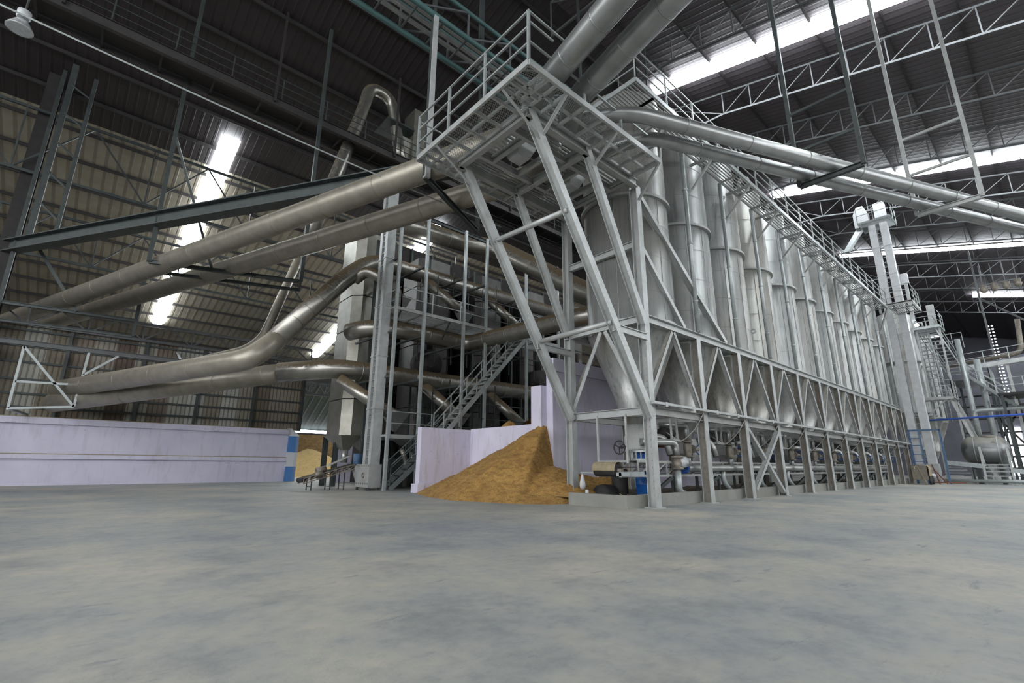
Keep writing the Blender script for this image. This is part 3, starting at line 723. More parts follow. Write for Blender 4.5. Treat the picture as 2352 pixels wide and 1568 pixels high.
# lattice hanger near the camera side and the long beam it carries
t = thing('lattice_hanger', (-2.6, 25.6, 9.7), 'slender lattice hanger reaching down from the roof to the green beam', 'hanger')
m = MB(); a0, b0 = V(-3.3, 31.2, 11.5), V(-2.3, 29.6, 11.5)
MB().bar(a0, a0 + V(0, 0, 10.0), .24).build('hanger_post', 'dark', t); MB().bar(b0, b0 + V(0, 0, 8.6), .16).build('hanger_post', 'dark', t)
for i in range(5): m.bar(a0 + V(0, 0, 8.8 - i * 1.7), b0 + V(0, 0, 7.4 - i * 1.7), .08)
m.build('lacing', 'dark', t)
tag(MB().ibeam((-4.1, 32.5, 11.2), (8.6, 11.9, 11.2), .5, .62, .05).build('long_beam', 'dark', None, (2.3, 22.3, 11.2)), 'long dark green I beam running behind the two dull ducts to the platform post', 'beam')

t = thing('pipe_support_frame', (-1.3, 31, 3.4), 'light grey hung steel frame around the ends of the two bent ducts', 'frame')
for k, (a, b) in enumerate([((-2.45, 31, 6.25), (-2.44, 31, 3.4)), ((-2.44, 31, 3.4), (-.28, 31, 3.65)), ((-.28, 31, 3.65), (-.18, 31, 6.3)), ((-2.45, 31, 6.25), (-.28, 31, 3.65)), ((-2.44, 31, 4.62), (.2, 31, 4.72)), ((-.2, 31, 5.2), (.95, 31, 6.3)), ((-2.44, 31, 3.4), (-1.9, 33, 3.3))]):
    MB().bar(a, b, .1).build('bar', 'rail', t)
MB().ibeam((-6, 31, 6.42), (10.2, 31, 6.42), .16, .24).build('carrier_beam', 'truss', t)
for x in (-5.5, 3.6, 9.9): MB().bar((x, 31, 6.4), (x, 33.4, 7.3), .12).build('bracket', 'truss', t)

# cable and hanging lamp
m = MB()
for k in range(3):
    pts = []
    for i in range(25):
        f = i / 24; p = V(-3.4, 14.2, 11.15).lerp(V(10.6, 12.5, 9.75), f); pts.append(p + V(0, 0, -.12 * math.sin(PI * f) - .015 * k))
    m.tube(pts, .009, 5)
tag(m.build('cable', 'rail'), 'thin bunched cable slung across in front of the dull ducts', 'cable')
t = thing('high_bay_lamp', (-2.75, 14.6, 11.4), 'unlit metal high bay lamp hanging from the roof', 'lamp')
c = (-2.62, 14.6, 11.0)
MB().lathe(c, [(.05, .25), (.13, .2), (.24, 0), (.25, -.03), (.22, -.03)], 20).build('reflector', 'glass', t)
MB().lathe(c, [(.11, .30), (.13, .32), (.13, .48), (.09, .5)], 16).build('ballast', 'white', t); MB().tube([(-2.62, 14.6, 11.5), (-2.62, 14.6, roof_z(14.6) - .25)], .02, 6).build('drop_rod', 'dark', t)

# ================================================================== dryer block
def octa(x, y, h, c): return [(x - h, y - h + c), (x - h + c, y - h), (x + h - c, y - h), (x + h, y - h + c), (x + h, y + h - c), (x + h - c, y + h), (x - h + c, y + h), (x - h, y + h - c)]
def dryer_proto(x, y):
    t = thing('dryer_tower', (x, y, 2.4), '', 'dryer', 'dryer towers behind the ducts')
    zs = [2.45, 4.3, 6.15, 8.0, 9.85, 11.7, 13.6]
    m = MB()
    for a, b in zip(zs, zs[1:]):
        m.loft([V(px, py, a + .03) for px, py in octa(x, y, 1.26, .42)], [V(px, py, b - .03) for px, py in octa(x, y, 1.26, .42)])
    m.build('column_section', DRY, t)
    m = MB()
    for z in zs[1:-1]: m.prism(octa(x, y, 1.21, .40), z - .05, z + .05)
    m.build('dark_joint', 'black', t)
    for dx in (-.85, .15):
        q = [V(x + dx - .5, y - 1.3, 2.47), V(x + dx + .5, y - 1.3, 2.47), V(x + dx + .5, y + .9, 2.47), V(x + dx - .5, y + .9, 2.47)]
        e = [V(x + dx - .16, y - .9, 1.75), V(x + dx + .16, y - .9, 1.75), V(x + dx + .16, y - .6, 1.75), V(x + dx - .16, y - .6, 1.75)]
        MB().loft(q, e).build('hopper', DRY, t); MB().tube([(x + dx, y - .75, 1.78), (x + dx, y - .75, 1.15)], .17, 14).build('spout', 'duct', t)
    [MB().ibeam((x + a, y + b, 0), (x + a, y + b, 2.5), .22, .22, .02, (0, 1, 0)).build('leg', 'dark', t) for a in (-1.1, 1.2) for b in (-.2, 1.2)]
    return t
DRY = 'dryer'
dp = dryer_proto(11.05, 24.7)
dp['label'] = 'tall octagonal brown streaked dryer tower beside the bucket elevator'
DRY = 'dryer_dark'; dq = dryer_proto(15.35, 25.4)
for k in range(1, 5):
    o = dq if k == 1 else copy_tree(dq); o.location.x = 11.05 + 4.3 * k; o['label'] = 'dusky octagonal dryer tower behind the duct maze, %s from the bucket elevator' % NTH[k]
# solid dark equipment behind
for k in range(4):
    x = 14.2 + 4.4 * k
    t = thing('fan_housing', (x, 23.4, 5.6), 'dark round fan housing on the dryer deck, %s from the bucket elevator' % NTH[k], 'fan', 'fan housings on the dryer deck')
    MB().lathe((x, 23.2, 6.6), [(.25, -.5), (.8, -.42), (.8, .42), (.25, .5)], 24, 'Y').build('housing', 'black', t)
    MB().tube([(x + .1, 23.2, 7.3), (x + .1, 23.2, 9.3)], .28, 16).build('riser', 'dryer_dark', t)
    MB().box(x - .7, x + .7, 22.9, 23.9, 5.55, 5.85).build('base_frame', 'dark', t); [MB().bar((x + a, 23.4 + b, 0), (x + a, 23.4 + b, 5.55), .12).build('leg', 'dark', t) for a in (-.6, .6) for b in (-.4, .4)]
t = thing('backdrop_block', (21, 28, 0), 'added dark furnace house wall closing off the dryer block', 'backdrop')  # invented dark backdrop for the gloom behind the dryers
m = MB().box(13.5, 31, 27.4, 30.5, 0, 15.5); m.build('casing', 'black', t)
m = MB(); [m.box(13.5 + i * 1.6, 13.62 + i * 1.6, 27.25, 27.4, 0, 15.5) for i in range(11)]; [m.box(13.5, 31, 27.28, 27.4, z, z + .12) for z in (2.2, 5.4, 8, 11, 14)]; m.build('stiffeners', 'dark', t)

# manifolds: each one duct thing with its branches and funnels
def funnel(p, s=.42):
    x, y, z = p
    return MB().loft([V(x - s, y - s, z), V(x + s, y - s, z), V(x + s, y + s, z), V(x - s, y + s, z)], [V(x - .06, y - .06, z - .85), V(x + .06, y - .06, z - .85), V(x + .06, y + .06, z - .85), V(x - .06, y + .06, z - .85)])
t = thing('hot_air_manifold', (14, 22, 11.3), 'long brown dusty upper duct with sloping branches, bending down to the lilac wall', 'duct')
PA = [V(25, 22, 11.45), V(10.0, 22, 11.3), V(4.75, 21.2, 5.15), V(-1.1, 32.75, 4.58)]
MB().tube(PA[:2] + [V(8.7, 22.0, 10.1), V(5.6, 21.6, 6.1)], .44, 24, 1.0).bands((25, 22, 11.45), (11, 22, 11.3), .44, 1.6, .05, .012, 24).bands((8.6, 22, 10.0), (6.0, 21.6, 6.5), .44, .8, .03, .008, 24).build('pipe', 'duct_brown', t)
MB().tube([V(5.75, 21.6, 6.25), PA[2], PA[3]], .44, 24, 1.1).bands(PA[2].lerp(PA[3], .15), PA[3], .44, 2.4, .03, .006, 24).build('pipe', 'duct_left', t)
for (a, b) in (((9.3, 21.9, 10.3), (10.85, 20.4, 8.95)), ((13.1, 22, 11.1), (14.8, 20.5, 9.1)), ((17.3, 22, 11.2), (18.9, 20.5, 9.1))):
    a, b = V(*a), V(*b)
    pts = [a, b] if a.x > 10 else [a + V(-.2, .1, -.3), a + V(.1, -.5, .1), b + V(-.6, .1, .8), b]
    funnel(b + V(0, 0, .1), .4).build('funnel', 'duct', MB().tube(pts, .27, 18, .35).build('branch_duct', 'duct_brown', t))
t = thing('return_air_manifold', (14, 22, 5.5), 'long brown dusty lower duct with sloping branches, running to the lilac wall', 'duct')
PB = [V(24, 22, 5.55), V(8.6, 22.0, 5.45), V(-1.1, 32.6, 3.9)]
MB().tube([PB[0], PB[1], V(6.6, 23.7, 5.2)], .46, 24, 1.0).bands((24, 22, 5.55), (9.5, 22, 5.45), .46, 1.5, .05, .012, 24).build('pipe', 'duct_brown', t); MB().tube([V(7.0, 23.4, 5.24), PB[2]], .46, 24).bands(V(7.0, 23.4, 5.24), PB[2], .46, 2.4, .03, .006, 24).build('pipe', 'duct_left', t)
for (a, b) in (((8.7, 21.8, 4.9), (10.95, 20.4, 3.25)), ((13.3, 22, 5.2), (14.6, 20.5, 3.5)), ((17.7, 22, 5.2), (19.2, 20.5, 3.3))):
    a, b = V(*a), V(*b); funnel(b + V(0, 0, .15), .5).build('funnel', 'duct', MB().tube([a, b], .29, 18).build('branch_duct', 'duct_brown', t))
duct('crossing_duct', [V(9.3, 22.6, 7.45), V(9.75, 21.6, 7.55), V(11.2, 21, 7.6), V(15.4, 21, 7.6), V(16.2, 12.9, 7.6), V(17.2, 11.5, 7.6)], .43, 'duct_brown', 'rust brown middle duct wrapping the dryer and swinging over to the silos', .8, 1.6)
duct('overhead_duct', [V(10.5, 21.5, 13.6), V(15.1, 21, 13.6), V(16.3, 19.6, 13.2), V(16.9, 13.8, 9.1), V(17.1, 11.8, 8.0)], .52, 'duct_brown', 'large olive brown upper duct sloping down behind the corner columns', .9, 1.7)
duct('spout_pipe', [V(7.1, 23.6, 12.0), V(8.05, 23.6, 15.8), V(9.3, 23.6, 21.2), V(9.6, 23.6, 23.0), V(11.0, 23.6, 22.9), V(11.6, 23.6, 20.4), V(11.9, 23.6, 18.9)], .34, 'duct_brown', 'dim arched pipe bending over above the suspended walkway', 1.1, 2.0)
duct('downspout', [V(8.6, 29, 14.2), V(7.0, 29, 8.0), V(6.3, 29.2, 7.2), V(2.2, 31.5, 5.6)], .25, 'duct_left', 'thin grey pipe coming down behind the bent duct to the lilac wall', .7, 2.0)
t = thing('cyclone', (12.4, 24, 18.7), 'dim sheet metal cyclone head standing on the suspended walkway', 'cyclone')
MB().loft([V(11.6, 23.4, 20.6), V(12.7, 23.4, 20.6), V(12.7, 24.4, 20.6), V(11.6, 24.4, 20.6)], [V(12.2, 23.7, 18.8), V(12.6, 23.7, 18.8), V(12.6, 24.1, 18.8), V(12.2, 24.1, 18.8)]).build('cone', 'dryer', t)
MB().box(12.5, 13.6, 23.3, 24.6, 19.2, 22.9).build('tower_head', 'dryer', t)
MB().box(10.6, 12.4, 23.0, 24.8, 21.0, 21.1).build('landing', 'dark', t)

# bucket elevator next to the dryer
def elevator(name, x0, x1, ya, yb, w, ztop, zboot, label, mat='steel', step=.31):
    t = thing(name, ((x0 + x1) / 2, (ya + yb) / 2, 0), label, 'elevator')
    for y in (ya, yb):
        m = MB().box(x0, x1, y, y + w, zboot, ztop)
        for i in range(1, int((ztop - zboot) / 2.4) + 1): m.box(x0 - .025, x1 + .025, y - .025, y + w + .025, zboot + i * 2.4 - .03, zboot + i * 2.4 + .03)
        m.build('trunk', mat, t)
    lo, hi = min(ya, yb) + w, max(ya, yb)
    k = 0
    while zboot + .3 + k * step < ztop: MB().bar((x0 + .04, lo, zboot + .3 + k * step), (x0 + .04, hi, zboot + .3 + k * step), .03).build('rung', 'rail', t); k += 1
    return t
t = elevator('bucket_elevator', 9.6, 10.03, 19.78, 20.3, .25, 14.9, 1.08, 'twin trunk grey bucket elevator with ladder rungs standing by the dryer')
bt_ = MB().prism([(9.52, 19.7), (10.1, 19.7), (10.1, 20.9), (9.52, 20.9)], .12, 1.08).loft([V(9.52, 20.9, .3), V(10.1, 20.9, .3), V(10.1, 20.9, 1.0), V(9.52, 20.9, 1.0)], [V(9.55, 21.5, .85), V(10.05, 21.5, .85), V(10.05, 21.5, 1.05), V(9.55, 21.5, 1.05)]).build('boot', 'steel_dusty', t)
[MB().box(a, a + .08, b, b + .08, 0, .14).build('foot', 'dark', t) for a in (9.53, 10.0) for b in (19.72, 20.78)]
m = MB(); [m.box(9.50, 9.53, 19.74 + .2 * i, 19.80 + .2 * i, z, z + .06) for i in range(6) for z in (.25, .98)]; m.ring((9.5, 20.2, .62), .1, .025, 'X', 14, 6); m.build('boot_bolts', 'cast', bt_)

# dryer access platforms
t = thing('dryer_access_frame', (12.6, 19.24, 0), 'slim post scaffold with two grating decks in front of the dryer ducts', 'scaffold')
for x, z in ((10.03, 13.0), (11.52, 13.3), (13.86, 13.3), (15.32, 13.3), (18.3, 13.3), (21.0, 13.3)): MB().bar((x, 19.24, 0), (x, 19.24, z), .13).build('post', 'rail', t)
for x in (10.6, 13.9, 17.2, 20.4): MB().bar((x, 22.9, 0), (x, 22.9, 13), .13).build('post', 'dark', t)
for z, ya in ((8.1, 19.2), (2.25, 19.2)):
    m = MB().bar((10.0, 19.24, z), (21, 19.24, z), .08, .16).bar((10.0, 20.9, z), (21, 20.9, z), .08, .16)
    bargrate(m, 10.0, 21, 19.3, 20.9, z + .1, .16, 'X', .05); m.build('deck', 'steel_dusty', t)
railing(t, [(15.3, 19.2, 8.15), (10.25, 19.2, 8.15), (10.25, 20.9, 8.15)], 1.05, 2, 1.5); railing(t, [(21, 19.2, 8.15), (15.4, 19.2, 8.15)], 1.05, 2, 1.5, mat='dark')
railing(t, [(10.1, 19.2, 2.3), (12.2, 19.2, 2.3)], 1.05, 2, 2.0); railing(t, [(13.0, 19.2, 2.3), (21, 19.2, 2.3)], 1.05, 2, 2.0, mat='dark')
m = MB()
for x in (10.03, 11.52, 13.86, 15.32, 18.3): m.bar((x, 19.24, 10.6), (x - .2, 22.9, 10.6), .09).bar((x, 19.24, 4.9), (x - .2, 22.9, 4.9), .09).bar((x, 19.24, 7.0), (x - .2, 22.9, 7.0), .09)
for x in (10.25, 13.0, 15.3): m.bar((x, 19.2, 7.98), (x, 19.9, 7.2), .06)
m.build('tie_bars', 'dark', t)
m = MB()
for i in range(26):
    x = 12.4 + (i % 9) * 1.05; z = 3.2 + (i // 9) * 3.1; m.bar((x, 21.2, z), (x, 21.2, z + 1.3 + (i % 3) * .5), .05)
    if i % 2: m.bar((x, 21.2, z + 1.2), (x + 2.1, 21.2, z + 1.2), .05)
m.build('inner_rails', 'dark', t)
MB().ibeam((10.0, 19.5, 13.3), (22, 19.5, 13.3), .12, .2).build('top_beam', 'dark', t)

def stair(name, a, b, width, label, mat='rail', n=None, rail_h=1.0, side='Y', rails=True):
    """flight from the low end a to the high end b"""
    a, b = V(*a), V(*b); t = thing(name, a, label, 'stairs'); s = V(0, width, 0) if side == 'Y' else V(width, 0, 0)
    n = n or max(4, int((b.z - a.z) / .25))
    for k in (0, 1): MB().bar(a + s * k, b + s * k, .05, .2).build('stringer', mat, t)
    m = MB(); run = (b - a) / n; hx = run.normalized(); hx.z = 0; hx = hx.normalized() * .13
    for i in range(1, n):
        p = a + run * i; m.loft([p - hx + V(0, 0, .03), p + hx + V(0, 0, .03), p + hx + s + V(0, 0, .03), p - hx + s + V(0, 0, .03)], [p - hx, p + hx, p + hx + s, p - hx + s])
    m.build('treads', mat, t)
    if rails:
        for k in (0, 1):
            m = MB(); m.bar(a + s * k + V(0, 0, rail_h), b + s * k + V(0, 0, rail_h), .045).bar(a + s * k + V(0, 0, rail_h * .55), b + s * k + V(0, 0, rail_h * .55), .035)
            q = max(2, int((b - a).length / 1.2))
            for i in range(q + 1): p = a.lerp(b, i / q) + s * k; m.bar(p, p + V(0, 0, rail_h), .04)
            m.build('handrail', mat, t)
    return t
stair('steel_stairs', (11.9, 17.75, 2.3), (17.2, 17.75, 7.9), .8, 'long steel stairs rising behind the lilac bin wall toward the ducts', 'rail')
stair('steel_stairs', (10.2, 19.05, .05), (12.2, 17.95, 2.3), .7, 'short steel stairs behind the end of the lilac bin wall', 'dark')
tag(MB().box(11.1, 12.7, 20.9, 21.6, .05, 1.35).build('control_cabinet', 'dark'), 'dark steel cabinet under the lower dryer deck', 'cabinet')
tag(MB().tube([(9.98, 21.9, 1.55), (9.98, 21.9, .7)], .2, 14).build('short_tank', 'bluesteel'), 'small bluish upright tank behind the first scaffold post', 'tank')
for k, (x, y, z0, z1) in enumerate([(11.6, 20.3, .1, 1.75), (12.7, 20.8, .05, 2.1)]):
    tag(MB().tube([(x, y, z0), (x, y, z1 * .7), (x - .25, y, z1)], .1, 12, .2).build('drain_pipe', 'dryer'), ['bent pale drain pipe under the lower dryer deck, nearer', 'bent drain pipe under the lower dryer deck, behind the cabinet'][k], 'pipe')

# belt conveyor at the elevator foot
t = thing('feed_conveyor', (8.4, 21.2, 0), 'small dark inclined truss conveyor leading up to the elevator foot', 'conveyor')
p0, p1 = V(7.35, 21.4, .42), V(9.5, 21.4, 1.0)
for y in (21.1, 21.75):
    a, b = V(p0.x, y, p0.z - .13), V(p1.x, y, p1.z - .13); m = MB().bar(a, b, .04).bar(a + V(0, 0, .2), b + V(0, 0, .2), .04); lattice(m, a, b, .2, 8, web=.025); m.build('side_truss', 'cast', t)
MB().bar(p0 + V(0, 0, .03), p1 + V(0, 0, .03), .6, .05).build('belt', 'rubber', t)
[MB().tube([(q.x, 21.1, q.z), (q.x, 21.75, q.z)], .09, 12).build('end_roller', 'rubber', t) for q in (p0, p1)]
for x, z in ((7.7, .4), (8.5, .6), (9.1, .78)): MB().bar((x, 21.15, 0), (x, 21.15, z), .04).bar((x, 21.7, 0), (x, 21.7, z), .04).bar((x, 21.15, .15), (x, 21.7, .15), .03).build('stand', 'dark', t)
MB().tube([(7.95, 21.42, .78), (8.35, 21.42, .88)], .14, 14).build('drive_motor', 'cast', t)
MB().loft([V(8.4, 21.2, .98), V(8.5, 21.2, 1.05), V(8.5, 21.65, 1.05), V(8.4, 21.65, .98)], [V(9.3, 21.2, 1.4), V(9.4, 21.2, 1.45), V(9.4, 21.65, 1.45), V(9.3, 21.65, 1.4)]).build('feed_chute', 'duct', t)
tag(MB().tube([(7.75, 21.0, .62), (8.05, 21.0, .72)], .11, 12).build('sack', 'cast'), 'grey sack lying on the inclined conveyor', 'sack')

# ================================================================== concrete bin and heaps
t = thing('storage_bin', (12.97, 15, 0), 'chipped lilac concrete bin walls holding back the orange meal', 'bin')
MB().box(10.47, 13.1, 17.2, 17.5, 0, 2.56).box(10.4, 13.0, 17.12, 17.2, .05, .38).box(10.33, 10.62, 17.05, 17.55, 0, .34).build('wing_wall', 'lilac2', t)
MB().box(12.97, 13.25, 12.9, 17.2, 0, 2.6).build('cross_wall', 'lilac2', t)
MB().box(12.75, 13.25, 12.62, 13.15, 0, 4.0).build('stub_pier', 'lilac2', t)
MB().box(13.05, 26, 12.3, 12.62, 0, 5.05).build('tall_wall', 'lilac2', t)
MB().box(13.05, 26, 12.24, 12.32, 4.55, 5.05).build('top_rib', 'lilac2', t)
def heap(name, f, x0, x1, y0, y1, n, m_, mat, label):
    mb = MB(); vs = []
    for i in range(n + 1):
        for j in range(m_ + 1):
            x, y = x0 + (x1 - x0) * i / n, y0 + (y1 - y0) * j / m_
            z = f(x, y); z += (.11 * noise.noise(V(x * .9, y * .9, 1)) + .06 * noise.noise(V(x * 2.6, y * 2.6, z * 3)) + .035 * noise.noise(V(x * 7, y * 7, z * 14))) * min(1, max(0, z * 2.5))
            vs.append((x, y, max(z, -.06)))
    mb.add(vs, [(i * (m_ + 1) + j, (i + 1) * (m_ + 1) + j, (i + 1) * (m_ + 1) + j + 1, i * (m_ + 1) + j + 1) for i in range(n) for j in range(m_)], True)
    return tag(mb.build(name, mat), label, 'heap', kind='stuff')
def f_spill(x, y):
    u = 13.05 - x; v = y - 12.75
    if v >= 0: a = 2.74 - .40 * v - (.67 - .075 * v) * u
    else: a = 2.74 - .69 * u + .30 * v
    if x > 10.0:
        lim = 1.12 + (y - 12.28) * 4.2 + max(0, 12.95 - x) * 1.7
        k = .22; h = max(0, min(1, .5 + .5 * (a - lim) / k)); a = a + (lim - a) * h - k * h * (1 - h)
    d = math.hypot((x - 12.35) * .74, (y - 11.75) * .8); b = 1.12 - .52 * d
    if x > 13.0 and y < 12.3: a = -1
    k = .3; h = max(0, min(1, .5 + .5 * (b - a) / k)); z = a + (b - a) * h + k * h * (1 - h)
    if y < 9.9: z -= (9.9 - y) * 1.1
    return z - .05
heap('meal_heap', f_spill, 8.2, 16.5, 8.9, 17.2, 170, 160, 'husk', 'large orange brown heap of meal spilling out of the lilac bin')
def f_bin(x, y):
    a = 3.25 - .55 * math.hypot(x - 13.6, (y - 12.9) * .8); b = 3.0 - .9 * math.hypot(x - 13.7, y - 15.4); return max(a, b, 2.35 - .12 * (x - 13.25) - max(0, (y - 16) * .5))
heap('meal_heap', f_bin, 13.2, 22, 12.6, 17.3, 60, 40, 'husk', 'orange meal lying inside the lilac bin above its rim')
def f_grain(x, y): return max(2.6 - .42 * math.hypot(x - 17.6, (y - 50) * .75), 2.5 - .44 * math.hypot(x - 22.6, (y - 50.5) * .75), 2.4 - .42 * math.hypot(x - 10.5, (y - 50) * .75), -.1)
heap('grain_heap', f_grain, 3, 29, 40, 53.15, 70, 50, 'grain', 'pale yellow grain heap in the gap beyond the striped post')
structure('wall_store', MB().box(5, 40, 53.2, 53.6, 0, 4.1), 'brownwall', 'brown dust covered back wall of the grain store')
structure('window_10', MB().box(5, 40, 53.3, 53.5, 4.3, 4.6), 'dayglow', 'low daylight slot under the far eave')
structure('ceiling_store', MB().hexa([(9, 48, 8.6), (40, 48, 8.6), (40, 53.6, 4.7), (9, 53.6, 4.7), (9, 48, 8.7), (40, 48, 8.7), (40, 53.6, 4.8), (9, 53.6, 4.8)]), 'storeroof', 'dark green sheet roof over the grain store')
structure('store_fill_glow', MB().box(30.2, 30.4, 42, 53, .3, 5.2), 'dayglow', 'unseen glowing panel added beside the grain store to light the heap')  # added emitter, hidden behind the dryers, brightens the grain
m = MB().box(12.4, 24, 30.6, 31.0, 0, 2.2)
structure('wall_inner', m, 'lilac', 'low lilac wall piece behind the dryer legs')

# ================================================================== under the silos

def valve_proto():
    t = thing('valve_set', (14.9, 7.9, 1.15), '', 'valve', 'gate valves with blue hand wheels under the silos')
    x, y = 14.67, 7.95
    MB().tube([(x - .7, 8.5, 2.35), (x - .35, y, 2.35), (x, y, 2.35), (x, y, 1.86)], .085, 14, .3).build('inlet_elbow', 'duct', t)
    m = MB()
    for z in (1.84, 1.38): m.lathe((x, y, z), [(.17, -.025), (.17, .025)], 18)
    m.lathe((x, y, 1.61), [(.085, -.22), (.13, -.1), (.13, .1), (.085, .22)], 18); m.build('valve_body', 'cast', t)
    sp_ = MB().tube([(x, y, 1.61), (x + .22, y - .03, 1.61), (x + .72, y - .08, 1.6)], .045, 10).lathe((x + .2, y - .07, 1.61), [(.13, -.03), (.13, .03)], 14, 'X').build('spindle', 'cast', t)
    c = V(x + .72, y - .08, 1.6); m = MB().ring(c, .17, .022, 'X', 22, 8)
    for k in range(3): a = k * 2 * PI / 3; m.bar(c, c + V(0, math.cos(a) * .17, math.sin(a) * .17), .025)
    m.build('hand_wheel', 'blue', sp_)
    MB().tube([(x, y, 1.4), (x, y, 1.12)], .075, 12).build('stub_pipe', 'rail', t)
    MB().tube([(x - 1.35, 8.45, 1.95), (x - .98, 8.15, 1.95), (x - .98, 8.0, 1.4)], .1, 14, .3).build('outlet_elbow', 'duct', t)
    return t
vp = valve_proto()
for k in range(NB - 1):
    o = vp if k == 0 else copy_tree(vp); o.location.x = 14.9 + BAY * k
    o['label'] = 'dusty gate valve with blue hand wheel on the header pipe, %s from the corner column' % NTH[k]
t = thing('header_pipe', (28, 7.95, 1.1), 'long horizontal grey header pipe below the hand wheels', 'pipe')
MB().tube([(14.35, 7.95, 1.02), (41, 7.95, 1.02)], .12, 18).build('pipe', 'duct', t)
MB().lathe((14.35, 7.95, 1.02), [(.17, -.05), (.17, .05)], 20, 'X').build('end_flange', 'blue', t)
t = thing('drain_valve', (13.9, 7.9, .3), 'white and blue drain valve on an upright pipe by the corner column', 'valve')
MB().tube([(12.6, 8.3, 1.78), (13.88, 7.9, 1.78), (13.88, 7.9, 1.35)], .1, 16, .3).build('inlet_elbow', 'duct', t)
MB().lathe((13.88, 7.9, 1.18), [(.19, -.2), (.19, -.14), (.11, -.12), (.15, 0), (.11, .12), (.19, .14), (.19, .2)], 20).build('valve_body', 'cast', t)
MB().lathe((14.05, 7.78, 1.2), [(.06, -.14), (.15, -.1), (.19, .06), (.1, .14)], 16, 'Y').build('bonnet', 'white', t)
MB().tube([(13.88, 7.9, 1.0), (13.88, 7.9, .32), (14.2, 7.85, .24)], .095, 16, .16).build('outlet_pipe', 'rail', t)
# drain pipes of the following bays
def drain_proto():
    return tag(MB().tube([(17.05, 8.0, .95), (17.05, 8.0, .55), (17.4, 7.9, .22)], .09, 14, .3).build('drain_pipe', 'rail', None, (17.05, 8, .2)), '', 'pipe', 'bent drain pipes under the header pipe')
d0 = drain_proto()
for k in range(7):
    o = d0 if k == 0 else d0.copy()
    if k: COL.objects.link(o)
    o.location.x = 17.05 + BAY * k; o['label'] = 'bent drain pipe dropping from the header pipe, %s from the corner' % NTH[k]
# discharge feeders with motors
def feeder_proto():
    t = thing('screw_feeder', (13.2, 8.7, 1.9), '', 'feeder', 'screw feeders under the silo spouts')
    MB().box(12.9, 13.5, 8.45, 9.1, 1.5, 1.98).loft([V(12.95, 8.45, 1.5), V(13.45, 8.45, 1.5), V(13.45, 9.05, 1.5), V(12.95, 9.05, 1.5)], [V(13.1, 8.6, 1.1), V(13.3, 8.6, 1.1), V(13.3, 8.9, 1.1), V(13.1, 8.9, 1.1)]).build('trough', 'steel_dusty', t)
    MB().tube([(13.5, 8.5, 1.72), (14.3, 8.5, 1.72)], .075, 12).build('shaft_tube', 'rust', t)
    MB().box(13.5, 14.9, 8.2, 8.6, 1.84, 1.9).build('motor_shelf', 'steel_dusty', t)
    MB().lathe((14.2, 8.38, 2.1), [(.05, -.36), (.15, -.3), (.17, -.28), (.17, .2), (.13, .3), (.13, .36)], 18, 'X').build('motor', 'rubber', t)
    m = MB(); [m.bar((x, 7.95, 1.86), (x, 7.95, 2.5), .05) for x in (13.75, 14.1)]; m.bar((13.7, 7.95, 1.86), (14.2, 7.95, 1.86), .06); m.build('hanger_frame', 'steel_dusty', t)
    pts = [V(14.4, 7.15, 2.7), V(14.42, 7.5, 2.2), V(14.3, 7.8, 1.9), V(14.1, 7.9, 1.8), V(13.95, 8.0, 1.95), V(13.9, 8.2, 2.1)]
    MB().tube(pts, .016, 6, .15).build('cable_loop', 'steel_dusty', t)
    return t
fp = feeder_proto()
for k in range(NB):
    o = fp if k == 0 else copy_tree(fp); o.location.x = 13.2 + BAY * k
    o['label'] = 'dusty screw feeder with motor under the %s hopper silo from the platform' % NTH[k]
t = thing('feeder_casing', (12.9, 8.9, 1.6), 'grey rectangular flanged casing bolted together behind the corner column', 'casing')
m = MB().box(12.62, 13.0, 8.35, 8.8, 1.55, 2.3); [m.box(12.6, 12.62, y, y + .025, z, z + .025) for y in (8.38, 8.46, 8.54, 8.62, 8.70, 8.76) for z in (1.57, 2.26)]; [m.box(12.6, 12.62, y, y + .025, 1.57 + i * .1, 1.595 + i * .1) for y in (8.36, 8.77) for i in range(8)]; m.build('plate', 'steel_dusty', t)
m = MB()
for z in (1.26, 1.5): m.lathe((12.95, 8.5, z), [(.2, -.025), (.36, -.025), (.36, .025), (.2, .025)], 24, 'Z', False)
for k in range(14): a = k * PI / 7; m.bar((12.95 + .33 * math.cos(a), 8.5 + .33 * math.sin(a), 1.26), (12.95 + .33 * math.cos(a), 8.5 + .33 * math.sin(a), 1.5), .03)
m.build('flange_cage', 'rail', t); MB().lathe((12.95, 8.5, 1.38), [(.2, -.12), (.2, .12)], 20).build('blue_core', 'blue', t)
m = MB().ring((12.55, 9.05, 1.62), .2, .02, 'X', 24, 6); [m.bar((12.55, 9.05, 1.62), (12.55, 9.05 + .2 * math.cos(a), 1.62 + .2 * math.sin(a)), .025) for a in (0.5, 2.6, 4.7)]; m.tube([(12.55, 9.05, 1.62), (12.7, 8.9, 1.62)], .03, 8); m.build('hand_wheel', 'rubber', t)
